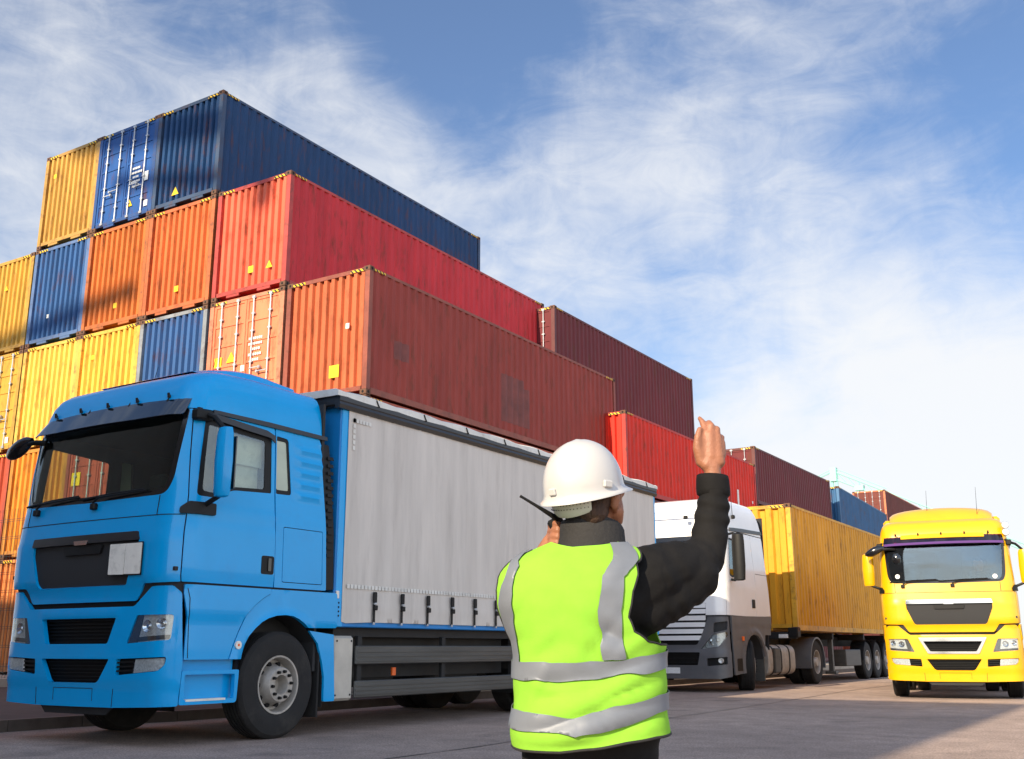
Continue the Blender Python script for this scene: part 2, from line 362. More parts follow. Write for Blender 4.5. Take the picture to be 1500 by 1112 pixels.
def patch(mb, S, outline, holes=(), step=.07, thick=.012, off=0.0, nf=None):
    outline = [p[:2] for p in outline]
    loops = [resample(outline, step)]+[resample([p[:2] for p in h], step) for h in holes]
    pts = []; edges = []
    for lp in loops:
        b = len(pts); pts += lp; edges += [(b+i, b+(i+1) % len(lp)) for i in range(len(lp))]
    xs = [p[0] for p in outline]; ys = [p[1] for p in outline]; nb = len(pts)
    bpts = [Vector(p) for p in pts]
    y = min(ys)+step*.5
    cell = {}
    for q in bpts: cell.setdefault((int(q.x//step), int(q.y//step)), []).append(q)
    while y < max(ys):
        x = min(xs)+step*.5
        while x < max(xs):
            if pip((x, y), outline) and not any(pip((x, y), h) for h in loops[1:]):
                ci = (int(x//step), int(y//step)); ok = True
                for i in (-1, 0, 1):
                    for j in (-1, 0, 1):
                        for q in cell.get((ci[0]+i, ci[1]+j), ()):
                            if (q.x-x)**2+(q.y-y)**2 < (step*.35)**2: ok = False
                if ok: pts.append((x, y))
            x += step
        y += step
    r = delaunay_2d_cdt([Vector(p) for p in pts], edges, [], 0, 1e-6)
    V = r[0]; T = []
    for f in r[2]:
        c = (sum(V[i].x for i in f)/len(f), sum(V[i].y for i in f)/len(f))
        if pip(c, outline) and not any(pip(c, h) for h in loops[1:]): T.append(list(f))
    def nrm(u, v):
        e = 1e-3; a = Vector(S(u+e, v))-Vector(S(u-e, v)); b = Vector(S(u, v+e))-Vector(S(u, v-e)); return a.cross(b).normalized()
    P = [Vector(S(v.x, v.y)) for v in V]; Nn = [nrm(v.x, v.y) for v in V]
    n = len(V); F = []
    # orient
    for f in T:
        a = V[f[1]]-V[f[0]]; b = V[f[2]]-V[f[0]]
        if a.x*b.y-a.y*b.x < 0: f.reverse()
    ec = {}
    for f in T:
        for i in range(len(f)):
            e = (f[i], f[(i+1) % len(f)]); ec[e] = ec.get(e, 0)+1
    F = [tuple(f) for f in T]
    offs = [nf(v.x, v.y) if nf else 0 for v in V]
    top = [P[i]+Nn[i]*(off+offs[i]) for i in range(n)]
    if thick:
        bot = [P[i]+Nn[i]*(off-thick) for i in range(n)]
        F += [tuple(i+n for i in reversed(f)) for f in T]
        F += [(a, a+n, b+n, b)[::-1] if False else (b, a, a+n, b+n) for (a, b) in ec if (b, a) not in ec]
        mb.add(top+bot, F)
    else: mb.add(top, F)
    return mb
def patchobj(name, m, parent, S, outline, holes=(), mirror=False, **k):
    mb = MB(); patch(mb, S, outline, holes, **k)
    o = mb.build(name, m, parent, fix=False); res = [o]
    if mirror:
        mb = MB(); patch(mb, S, mir(outline), [mir(h) for h in holes], **k); res.append(mb.build(name, m, parent, fix=False))
    return res

# ------------------------------------------------------------------ ground
def ground():
    g = MB(); g.add([(-900, -300, 0), (900, -300, 0), (900, 1500, 0), (-900, 1500, 0)], [(0, 1, 2, 3)])
    tag(g.build('ground', 'asphalt'), kind='structure')
    # pavement slab beside the lorry, its kerb and the raised yard behind the fence
    pv = MB(); kp = [(-12.0, -40), (-12.0, 8.9), (-11.75, 10.2), (-11.72, 60)]
    n = len(kp)
    vs = [(x-.15, y, .125) for x, y in kp]+[(x-11-.0, y, .125) for x, y in kp]
    pv.add(vs, [(i, i+1, n+i+1, n+i) for i in range(n-1)]); tag(pv.build('pavement', 'pavement'), kind='structure')
    kb = MB()
    vv = []
    dense = []
    for (x0, y0), (x1, y1) in zip(kp[:-1], kp[1:]):
        m = max(1, int(abs(y1-y0)/1.0))
        dense += [(x0+(x1-x0)*k/m, y0+(y1-y0)*k/m) for k in range(m)]
    for (x0, y0), (x1, y1) in zip(dense[:-1], dense[1:]):
        kb.prism([(x0, y0+.006), (x1, y1-.006), (x1-.16, y1-.006), (x0-.16, y0+.006)], lambda p: (p[0], p[1], -.05), lambda p: (p[0], p[1], .135))
    tag(kb.build('kerb', 'kerb_stone', ang=20), kind='structure')
    yd = MB(); yd.box(-260, -11.95, 15.35, 320, -.3, .32); yd.box(-260, -22.9, -40, 15.35, -.3, .30)
    tag(yd.build('yard_ground', 'yard_concrete'), kind='structure')
    sm = MB(); pts = [(-6.22, -10), (-6.2, 7), (-6.13, 9), (-6.2, 10.5), (-6.28, 13), (-6.33, 16), (-6.45, 20), (-6.7, 25), (-6.8, 60)]
    for (x0, y0), (x1, y1) in zip(pts[:-1], pts[1:]):
        m = max(1, int((y1-y0)/.5))
        for k in range(m):
            a = (x0+(x1-x0)*k/m, y0+(y1-y0)*k/m); b = (x0+(x1-x0)*(k+1)/m, y0+(y1-y0)*(k+1)/m)
            wa = .012+.006*sin(a[1]*5); wb = .012+.006*sin(b[1]*5); ja = .02*noise.noise((0, a[1]*1.3, 0)); jb = .02*noise.noise((0, b[1]*1.3, 0))
            sm.add([(a[0]-wa+ja, a[1], .004), (a[0]+wa+ja, a[1], .004), (b[0]+wb+jb, b[1], .004), (b[0]-wb+jb, b[1], .004)], [(0, 1, 2, 3)])
    tag(sm.build('road_seam', 'rail_dark'), kind='structure')
ground()
# ------------------------------------------------------------------ shipping containers
MESH = {}
def corr(mb, ax, a0, a1, z0, z1, face, sgn, pitch, depth):
    # corrugated sheet: runs along ax between a0 and a1, outer plane at 'face', outward sign sgn
    n = max(1, round((a1-a0)/pitch)); p = (a1-a0)/n; prof = []
    for i in range(n):
        b = a0+i*p
        prof += [(b, depth), (b+.34*p, depth), (b+.46*p, 0), (b+.88*p, 0)] if depth > .05 else [(b, depth), (b+.26*p, depth), (b+.46*p, 0), (b+.80*p, 0)]
    prof.append((a1, depth))
    vs = []
    for z in (z0, z1):
        for a, d in prof:
            q = face-sgn*d
            vs.append((q, a, z) if ax == 'y' else (a, q, z))
    m = len(prof)
    mb.add(vs, [(i, i+1, m+i+1, m+i) if (ax == 'y') == (sgn > 0) else (i+1, i, m+i, m+i+1) for i in range(m-1)])
def cmesh(key, fn):
    if key not in MESH: MESH[key] = fn()
    return MESH[key]
def container(loc, color, label, door=False, L=11.87, W=2.44, H=2.89, rz=0, group='stacked shipping containers', frame=None, marks=(), side=True, pitch=.215, end_color=None,
              detail=True, wear=1.0, doorL='front', haz=True):
    """ origin: bottom of the front (-Y) end, middle of the width """
    h = W/2; fc = frame or tuple(c*.8 for c in color)
    root = empty('shipping_container', loc, rz, label, 'container', group)
    K = (round(L, 2), round(W, 2), round(H, 2))
    def frame_mesh():
        m = MB(); p = .13
        for x in (-h, h-p):
            for y in (0, L-p): m.box(x, x+p, y+.004, y+p-.004, .12, H-.11)
        for x in (-h+.012, h-.06-.012):
            m.box(x, x+.06, .16, L-.16, .035, .17); m.box(x, x+.06, .16, L-.16, H-.085, H-.02)
        for y in (.012, L-.072):
            m.box(-h+.16, h-.16, y, y+.06, .10, .20); m.box(-h+.16, h-.16, y, y+.06, H-.11, H-.02)
            for sx in (-1, 1): m.box(min(sx*.30, sx*.72), max(sx*.30, sx*.72), y+.006, y+.054, .035, .10)
        return m.mesh('container_frame')
    linkmesh('frame', cmesh(('fr',)+K, frame_mesh), 'container_frame', root, fc)
    def cast_mesh():
        m = MB(); m.bbox(-.089, .089, -.081, .081, -.059, .059, .008)
        m.mi = 1
        for s in (-1, 1):
            m.lathe([(.0895*s, .0), (.0895*s, .034)], 'x', n=14); m.lathe([(.0815*s, .0), (.0815*s, .032)], 'y', n=14)
        m.lathe([(.0598, 0), (.0598, .036)], 'z', n=12)
        return m.mesh('corner_casting')
    for x in (-h+.087, h-.087):
        for y in (.079, L-.079):
            for z in (.058, H-.055):
                linkmesh('corner_casting', cmesh('cast', cast_mesh), ['rusty_steel', 'hole_black'], root, loc=(x, y, z))
    def side_mesh(s):
        def f():
            m = MB(); corr(m, 'y', .13, L-.13, .17, H-.08, s*(h-.014), s, .278, .036); return m.mesh('side_wall', 20, False)
        return f
    for s in (-1, 1): linkmesh('side_wall', cmesh(('sd', s)+K, side_mesh(s)), 'container_paint', root, color)
    def roof_mesh():
        m = MB(); m.box(-h+.03, h-.03, .09, L-.09, H-.05, H-.03); m.box(-h+.05, h-.05, .1, L-.1, .14, .16); return m.mesh('roof')
    linkmesh('roof_panel', cmesh(('rf',)+K, roof_mesh), 'container_paint', root, color)
    def end_mesh(front):
        def f():
            m = MB(); corr(m, 'x', -h+.13, h-.13, .20, H-.11, .022 if front else L-.022, -1 if front else 1, pitch, .075); return m.mesh('end_wall', 20, False)
        return f
    if not door: linkmesh('end_wall', cmesh(('e', 1, pitch)+K, end_mesh(True)), 'container_paint', root, end_color or color)  # optional brighter front end colour: sunlight put into the paint
    linkmesh('end_wall', cmesh(('e', 0, pitch)+K, end_mesh(False)), 'container_paint', root, color)
    if door:
        def door_mesh(s):
            def f():
                m = MB(); x0, x1 = (.008, h-.135) if s > 0 else (-h+.135, -.008); z0, z1 = .205, H-.115
                m.box(x0, x1, .045, .075, z0, z1)
                for a, b in ((x0, x0+.07), (x1-.07, x1)): m.box(a, b, .025, .05, z0, z1)
                for k in range(6):
                    z = z0+(z1-z0-.06)*k/5; m.box(x0+.07, x1-.07, .028, .05, z, z+.06)
                return m.mesh('door')
            return f
        def bar_mesh():
            m = MB(); m.cyl((0, -.005, .14), (0, -.005, H-.06), .017, n=8)
            for z in (.16, H-.10): m.box(-.05, .05, -.022, .02, z-.03, z+.035)
            for z in (.55, H*.42, H*.68, H-.5): m.box(-.05, .05, -.018, .026, z-.02, z+.02)
            return m.mesh('locking_bar')
        def handle_mesh(s):
            def f():
                m = MB(); m.box(min(0, s*.34), max(0, s*.34), -.042, -.028, -.012, .012); m.box(s*.30-.02, s*.30+.02, -.045, .02, -.04, .03); return m.mesh('handle')
            return f
        for s in (-1, 1):
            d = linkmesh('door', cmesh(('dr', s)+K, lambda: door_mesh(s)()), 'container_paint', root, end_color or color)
            for k, xx in enumerate((.26, .80)):
                linkmesh('locking_bar', cmesh(('bar',)+K, bar_mesh), 'bar_steel', d, loc=(s*xx*W/2.44, 0, 0))
                linkmesh('handle', cmesh(('hd', s if k == 0 else -s), lambda: handle_mesh(s if k == 0 else -s)()), 'bar_steel', d, loc=(s*xx*W/2.44, 0, .95 if k else 1.05))
    if haz:
        for q, bx in enumerate(((h-.55, h-.18, .002, .012, H-.1, H-.04), (-h+.18, -h+.55, .002, .012, H-.1, H-.04), (h-.012, h-.003, .18, .55, H-.08, H-.035), (h-.012, h-.003, L-.55, L-.18, H-.08, H-.035))):
            linkmesh('hazard_stripe', cmesh(('hz', q)+K, lambda: MB().box(*bx).mesh('hazard_stripe')), 'hazard_stripes', root)
    for mk in marks:
        kind, x, z, sz = mk[:4]; m = MB(); ma = 'sticker_yellow'
        if kind == 'sq': m.box(x-sz/2, x+sz/2, .02, .028, z-sz/2, z+sz/2)
        elif kind == 'tri': m.prism([(x-sz*.6, z), (x+sz*.6, z), (x, z+sz)], lambda p: (p[0], .02, p[1]), lambda p: (p[0], .028, p[1]))
        elif kind == 'wsq': m.box(x-sz/2, x+sz/2, .018, .026, z-sz*.6, z+sz*.6); ma = 'sticker_white'
        elif kind == 'lines':
            ma = 'sticker_white'; rr = random.Random(int(x*100+z*10))
            for k in range(5):
                ww = sz*(.6+.4*rr.random())
                q = x-ww/2
                while q < x+ww/2: 
                    w_ = .03+.03*rr.random(); m.box(q, q+w_, .018, .024, z-k*.13, z-k*.13+.06); q += w_+.018
        elif kind == 'sidebar':     # tall stroke on the +X side
            ma = 'sticker_white'; m.box(h-.006, h-.0, x-sz/2, x+sz/2, z, z+mk[4])
        elif kind == 'sidesq':
            ma = mk[4]; m.box(h-.006, h-.0, x-sz/2, x+sz/2, z-sz/2, z+sz/2)
        elif kind == 'patch':       # darker repaired area of the +X side
            ma = 'patch_brown'; corr(m, 'y', x, x+sz, z, z+mk[4], h-.0105, 1, .2764, .036)
        m.build('text_marking' if kind == 'lines' else 'decal', ma, root, fix=(kind != 'patch'))
    return root
mat('patch_brown', (.16, .036, .028), .6, nscale=3, namt=.3, dirt=(.13, .03, .02), dscale=4, damt=.6)
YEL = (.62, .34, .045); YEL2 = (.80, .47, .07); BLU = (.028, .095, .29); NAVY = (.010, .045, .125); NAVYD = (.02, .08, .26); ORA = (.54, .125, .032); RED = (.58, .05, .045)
REDB = (.62, .028, .014); MAR = (.125, .020, .024); BRN = (.30, .05, .04); SAL = (.74, .22, .11); ORB = (.56, .14, .04)
AX, AY, AP, AH, AB = -19.0, 16.57, 2.49, 2.907, .357      # stack A: right face of column 0, front, pitch, tier height, base
XF = {2: -14.02, 1: -16.55, 0: -19.10, -1: -21.55, -2: -23.98, -3: -26.48, -4: -28.98}
def A(col, tier, color, label, **k):
    return container((XF[col]-1.22, AY, AB+AH*(tier-1)), color, label, **k)
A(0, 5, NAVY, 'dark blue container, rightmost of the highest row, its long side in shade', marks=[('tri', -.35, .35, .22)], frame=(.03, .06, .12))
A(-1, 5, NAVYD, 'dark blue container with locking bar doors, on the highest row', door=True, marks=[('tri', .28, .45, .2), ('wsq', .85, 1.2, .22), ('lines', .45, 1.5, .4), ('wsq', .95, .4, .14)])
A(-2, 5, (.50, .28, .06), 'yellow container at the left end of the highest row, alone against the sky', marks=[('sq', -.75, 2.2, .12)])
A(1, 4, (.50, .032, .04), 'bright red container with its sunlit front end painted pinkish, one step below the dark blue topmost one', frame=(.42, .05, .04), end_color=(.66, .13, .07), marks=[('sq', .05, .62, .17), ('tri', .65, .55, .18)])  # pinkish end colour carries the sunlight on the same red paint
A(0, 4, ORB, 'orange container directly under the rightmost dark blue one', marks=[('sq', .0, .62, .15)])
A(-1, 4, (.50, .14, .03), 'orange container under the dark blue one with doors, crossed by a faint shadow', marks=[('sq', .1, .6, .14)])
A(-2, 4, (.035, .10, .25), 'blue container under the yellow one at the left end of the highest row', marks=[('wsq', -.35, .8, .09)], frame=(.08, .14, .28))
A(-3, 4, (.55, .31, .05), 'mustard container second from the top row, cut by the left photo edge', marks=[('tri', .0, 1.95, .14)])
A(2, 3, (.26, .042, .030), 'long maroon container with its sunlit end painted orange, just above the grey curtain trailer roof', frame=(.24, .06, .035), end_color=(.50, .125, .05),  # end colour holds the sunlight, side colour the shade
  marks=[('sq', .28, .62, .28), ('wsq', .62, 1.6, .1), ('patch', .13+.2764*19, .40, .2764*4, 1.25), ('patch', .13+.2764*23, .40, .2764, 1.05), ('patch', .13+.2764*3, 1.0, .2764*2, .42), ('sidesq', 11.4, 1.55, .16, 'sticker_yellow'), ('sidesq', 11.4, 1.1, .12, 'sticker_white'), ('sidesq', 11.45, .75, .2, 'sticker_yellow'), ('sidesq', 11.2, .45, .3, 'sticker_yellow')])
A(1, 3, SAL, 'pale orange container with closed doors and steel locking bars, behind the blue cab roof', door=True, frame=(.55, .2, .11),
  marks=[('sq', -.85, 1.35, .24), ('tri', -.42, 1.3, .26), ('lines', .35, 1.75, .42), ('wsq', -.02, 1.1, .12)])
A(0, 3, (.04, .105, .26), 'blue container between the pale orange doors and the yellow containers', frame=(.22, .24, .26))
A(-1, 3, YEL2, 'bright yellow container with brown scratches, left of the blue one above the cab roof', marks=[('sq', -.6, 2.2, .12)])
A(-2, 3, (.82, .5, .09), 'clean pale yellow container, between the yellow doors and the scratched yellow one')
A(-3, 3, (.60, .33, .05), 'yellow container with doors and locking bars at the left edge of the photo', door=True, marks=[('wsq', .9, .35, .14)])
A(2, 2, (.45, .09, .04), 'brown red container hidden behind the grey curtain trailer, below the maroon one')
A(1, 2, (.6, .3, .05), 'ochre container behind the blue cab, under the pale orange doors')
A(0, 2, (.62, .30, .05), 'dull yellow container hidden behind the blue cab interior')
A(-1, 2, (.42, .085, .055), 'brick red container with doors seen through the windscreen of the blue truck', door=True, marks=[('sq', -.8, 1.9, .34), ('sq', .75, 1.75, .28)])
A(-2, 2, (.62, .24, .03), 'amber orange container at the left rim of the blue cab windscreen', marks=[('wsq', .4, 1.0, .12)])
A(-3, 2, (.45, .075, .035), 'rust red container at the left edge of the photo, below the yellow doors')
A(2, 1, (.05, .1, .22), 'blue grey bottom container behind the underside of the curtain truck')
A(1, 1, (.42, .1, .05), 'rust brown bottom container behind the blue cab')
A(0, 1, (.40, .09, .04), 'dull red bottom container behind the blue cab')
A(-1, 1, (.55, .2, .05), 'tan orange bottom container behind the blue cab')
A(-2, 1, (.66, .24, .07), 'faded orange bottom container behind the wire fence beside the blue mirror', marks=[('wsq', .2, 1.9, .2), ('wsq', .45, 1.1, .2)])
A(-3, 1, (.60, .19, .05), 'scuffed orange bottom container behind the wire fence at the left edge', marks=[('lines', .3, 1.9, .5)])
# stack B and beyond
def Bc(x, y, top, color, label, H=2.89, **k): return container((x-1.22, y, top-H), color, label, H=H, **k)
Bc(-15.9, 27.98, 11.70, MAR, 'dark maroon container highest of the second stack, its far end against the sky', L=11.44, door=True, frame=(.10, .02, .02))
Bc(-15.9, 27.98, 8.79, (.2, .04, .03), 'brown container under the highest maroon one of the second stack', L=11.44)
Bc(-15.9, 27.98, 5.88, (.3, .05, .03), 'red brown container low in the second stack, hidden behind the bright red one', L=11.44)
Bc(-15.9, 27.98, 2.97+.24, (.3, .15, .04), 'ochre container at the bottom of the second stack', L=11.44)
Bc(-13.35, 27.7, 7.86, REDB, 'bright red container behind the raised arm, white strokes on its side', H=2.44, L=11.4, frame=(.45, .03, .02),
   marks=[('sidebar', 9.35, .2, .16, 1.0), ('sidebar', 8.2, .2, .16, 1.0), ('sidesq', 10.9, .9, .1, 'sticker_white')])
Bc(-13.35, 27.7, 5.40, (.11, .018, .02), 'dark maroon container under the bright red one, above the white truck roof', H=2.44, L=11.4)
Bc(-13.35, 27.7, 2.94, (.1, .02, .02), 'dark brown bottom container behind the white truck', H=2.60, L=11.4)
Bc(-13.5, 39.6, 8.69, MAR, 'maroon container with closed doors, behind and above the white truck\'s yellow container', H=2.3, L=10.55, door=True, frame=(.10, .02, .02))
Bc(-13.5, 39.6, 6.37, (.105, .018, .022), 'maroon container below the one with doors, behind the yellow container top', H=2.89, L=10.55)
Bc(-13.5, 39.6, 3.46, (.1, .018, .022), 'maroon bottom container hidden behind the yellow container', H=3.1, L=10.55)
def Yc(px, py, top, ang, color, label, **k):
    return container((px, py, top-k.get('H', 2.89)), color, label, rz=ang, **k)
def far_containers():
    a = .05
    def put(x, y, top, color, label, rz=0, **k):
        H = k.get('H', 2.89); ox = x-1.22*cos(rz); oy = y-1.22*sin(rz)
        container((ox, oy, top-H), color, label, rz=rz, **k)
    put(-13.5, 51.67, 8.63, (.025, .10, .22), 'navy blue container beyond the maroon ones, above the far end of the yellow container', rz=a, L=12.8, frame=(.03, .12, .25))
    put(-13.5, 51.67, 5.72, (.02, .06, .14), 'blue container hidden low behind the yellow container', rz=a, L=12.8)
    put(-13.5, 51.67, 2.81+.2, (.3, .06, .03), 'red container at the bottom behind the yellow container', rz=a, L=12.8)
    put(-18.0, 82.1, 12.6, (.13, .028, .02), 'far brown container with orange doors, farthest on the skyline left of the yellow truck', L=13.5, H=2.6, door=True, frame=(.55, .14, .05))
    put(-17.2, 83.6, 9.98, (.42, .04, .025), 'far red container under the skyline one, just left of the yellow truck roof', L=13, H=2.6, frame=(.55, .14, .05))
    put(-17.2, 83.6, 7.3, (.2, .04, .03), 'far brown container low behind the yellow truck', L=13, H=2.6)
    put(-17.2, 83.6, 4.6, (.3, .04, .03), 'far red brown container at ground level behind the yellow truck', L=13, H=4.2)
far_containers()

def crane():
    root = empty('harbour_crane', (-45, 170, 0), 0, 'pale teal harbour crane boom and mast far behind the containers', 'crane')
    m = MB()
    for s in (-1, 1):
        m.cyl((s*.5, 0, 0), (s*.35, 0, 29), .35, .25, 8)
        for k in range(9): m.cyl((-.5*s, 0, k*3), (.5*s, 0, k*3+3), .08, n=6)
    m.box(-.5, .5, -.5, .5, 27, 29.2); m.build('mast', 'crane_teal', root)
    m = MB()
    P0 = Vector((.5, 0, 28.4)); P1 = Vector((33, 0, 12.5)); Q0 = Vector((.5, 0, 27.2)); Q1 = Vector((33, 0, 11.6))
    for k, (a, b) in enumerate(((P0, P1), (Q0, Q1))): m.cyl(a, b, .13, n=8)
    for k in range(22):
        t = k/22; u = (k+1)/22; m.cyl(P0.lerp(P1, t), Q0.lerp(Q1, u), .06, n=5)
    m.box(3.2, 4.6, -.5, .5, 25.2, 26.0); m.cyl((3.9, 0, 26.8), (3.9, 0, 24.2), .1, n=6)
    m.build('boom', 'crane_teal', root)
    m = MB(); m.cyl((-.2, 0, 28.6), (-5.5, 0, 26.6), .12, n=6); m.cyl((.4, 0, 29), (8, 0, 25.2), .06, n=6); m.cyl((-.3, 0, 29), (-5.5, 0, 26.8), .05, n=6); m.build('stay', 'crane_teal', root)
crane()

def fence():
    root = empty('wire_fence', (-30, 15.0, .13), 0, 'dark welded wire fence between the pavement and the stacked containers', 'fence')
    m = MB(); W_ = 17.5; H_ = 4.1
    for k in range(int(W_/.12)): m.cyl((k*.12, 0, 0), (k*.12, 0, H_), .005, n=4, cap=False)
    for z in [i*.42+.02 for i in range(10)]:
        for dz in (0, .05): m.cyl((0, -.008, z+dz), (W_, -.008, z+dz), .006, n=4, cap=False)
    m.build('wire_mesh', 'fence_wire', root)
    for k in range(8):
        p = MB(); p.bbox(k*2.5-.03, k*2.5+.03, .01, .07, -.05, H_+.03, .005); p.build('fence_post', 'fence_wire', root)
fence()
def shade_block():
    # unseen block added behind the camera to shade the road
    root = empty('shade_block', (-26, -8.5, 0), 0, 'long pale unseen block added behind the camera to cast shade on the road', 'shade_block')
    Rt = -4.1-(-26); H_ = 15.2
    m = MB(); m.box(-30, Rt, -14, 0, 0, H_); m.box(-30, Rt+.3, -14.2, .2, H_+.002, H_+.25); m.build('wall', 'shade_block_wall', root)
    for k in range(6):
        d = MB(); x = -22+k*7; d.box(x, x+4, .005, .08, 0, 4.6); d.build('door', 'truck_blue_dark' if k % 2 else 'container_frame', root, color=(.3, .1, .05))
shade_block()
def shadow_girders():
    # unseen girders added behind the camera to throw soft bands on upper containers
    root = empty('shadow_girders', (-24, -32, 0), 0, 'tall unseen girders added behind the camera to throw soft shadow bands on the containers', 'crane')
    m = MB(); m.cyl((-12, 0, 34.6), (-.2, 0, 35.9), .26, n=8); m.build('boom', 'crane_teal', root)
    for a, b, r_ in (((-3.5, 0, 40.9), (6, 0, 39.3), .42), ((-1.5, 0, 39.2), (4.0, 0, 38.0), .20), ((-6, 0, 42.1), (6, 0, 40.4), .30), ((4.2, 0, 37.2), (4.9, 0, 41.5), .30), ((-6, 0, 41), (-3.6, 0, 41.5), .12)):
        m = MB(); m.cyl(a, b, r_, n=8); m.build('girder', 'crane_teal', root)
    for x in (-12,):
        m = MB(); m.box(x-.5, x+.5, -.5, .5, 0, 35.5); m.build('leg', 'crane_teal', root)
shadow_girders()
# ------------------------------------------------------------------ wheels
def lerp1(x, xs, ys):
    if x <= xs[0]: return ys[0]
    for i in range(len(xs)-1):
        if x <= xs[i+1]: return ys[i]+(ys[i+1]-ys[i])*(x-xs[i])/(xs[i+1]-xs[i])
    return ys[-1]
def wheel(parent, x, y, z, r=.57, w=.34, side=1, steer=0, style='front', double=False):
    """ axle along x, outer face towards side*x; x is the outer face """
    root = bpy.data.objects.new('wheel', None); COL.objects.link(root); root.parent = parent
    root.location = (x, y, z); root.rotation_euler = (0, 0, steer); root.empty_display_size = .1
    key = ('tyre', r, w, side, double)
    def tyre():
        m = MB(); hr = r*.535
        prof = [(-.04, hr), (-.01, hr+.01), (0, hr+.05), (.004, r*.80), (-.008, r*.93), (-.035, r*.985)]
        a, b = -.045, -w+.045; ng = 4; gw = .016
        for k in range(ng+1):
            s = a+(b-a)*k/(ng+1); e = a+(b-a)*(k+1)/(ng+1)
            prof += [(s, r)] if k == 0 else [(s-gw/2, r)]
            if k < ng: prof += [(e+gw/2, r), (e+gw/2, r-.018), (e-gw/2, r-.018)]
            else: prof += [(e, r)]
        prof += [(-w+.035, r*.985), (-w+.008, r*.93), (-w, hr+.05), (-w+.02, hr)]
        m.lathe(prof, 'x', n=72, sx=side)
        if double:
            p2 = [(-w-.05, hr), (-w-.04, hr+.05), (-w-.05, r*.93), (-w-.08, r), (-2*w, r), (-2*w-.03, r*.93), (-2*w-.04, hr+.05), (-2*w-.02, hr)]
            m.lathe(p2, 'x', n=48, sx=side)
        return m.mesh('tyre', 30)
    linkmesh('tyre', cmesh(key, tyre), 'tyre', root)
    def rim():
        m = MB(); hr = r*.54; dpth = .16 if style == 'front' else .02
        if style == 'front':
            prof = [(-.03, hr), (-.005, hr+.004), (-.006, hr-.015), (-.03, hr-.025), (-.13, hr-.04), (-.135, .235), (-.06, .20), (.03, .185), (.036, .178), (.036, .105), (.02, .098), (-.09, .09), (-.09, .001)]
        else:
            prof = [(-.03, hr), (-.005, hr+.004), (-.006, hr-.015), (-.03, hr-.025), (-.16, hr-.035), (-.19, .18), (-.20, .15), (-.17, .14), (-.02, .125), (0.0, .11), (.0, .001)]
        m.lathe(prof, 'x', n=48, sx=side)
        return m.mesh('rim', 40)
    linkmesh('rim', cmesh(('rim', r, side, style), rim), 'rim_silver', root)
    def nuts():
        m = MB(); rr, ox = (.142, .036) if style == 'front' else (.16, -.19)
        for k in range(10):
            t = 2*pi*k/10+.1; m.cyl((side*(ox-.01), rr*cos(t), rr*sin(t)), (side*(ox+.035), rr*cos(t), rr*sin(t)), .019, .015, 8)
        return m.mesh('wheel_nut')
    linkmesh('wheel_nuts', cmesh(('nuts', side, style), nuts), 'black_plastic', root)
    def holes():
        m = MB()
        for k in range(10):
            t = 2*pi*k/10; rr = .216
            if style != 'front': rr = .235
            for q in range(1):
                c = Vector((side*(-.093 if style == 'front' else -.172), rr*cos(t), rr*sin(t)))
                m.cyl(c-Vector((side*.03, 0, 0)), c+Vector((side*(.012), cos(t)*.012, sin(t)*.012)), .026, n=10)
        return m.mesh('hand_hole')
    linkmesh('hand_holes', cmesh(('holes', side, style), holes), 'hole_black', root)
    return root

# ------------------------------------------------------------------ cab surface (x across, -y forward, z up)
ZP = [.35, .9, 1.3, 1.55, 1.65, 2.1, 2.5, 2.9, 3.3, 3.5]; PP = [.05, .03, .03, .035, .0, .0, .045, .07, .11, .15]
HW, CR, SG = 1.42, .3, .042; EF = HW-CR; SL = math.atan(2*SG/EF); KK = CR/(1-sin(SL)); YS = SG+KK*cos(SL); UE = EF+CR*pi/2
def plan(u):
    a = abs(u); s = 1 if u >= 0 else -1
    if a <= EF: return s*a, SG*(a/EF)**2
    if a <= UE:
        th = SL+(pi/2-SL)*(a-EF)/(UE-EF); return s*(EF+KK*(sin(th)-sin(SL))), SG+KK*(cos(SL)-cos(th))
    return s*HW, YS+a-UE
def u_side(y): return UE+y-YS
def cabS(u, z):
    x, y = plan(u); P = lerp1(z, ZP, PP); T = lerp1(z, [2.3, 2.6, 3.3, 3.45, 3.7], [0, .02, .05, .07, .1])
    return (x*(1-T/HW), y+P*max(0, 1-y/.9), z)
def S2(pts): return [(u_side(p[0]),)+tuple(p[1:]) for p in pts]   # (y, z) on the side -> (u, z)

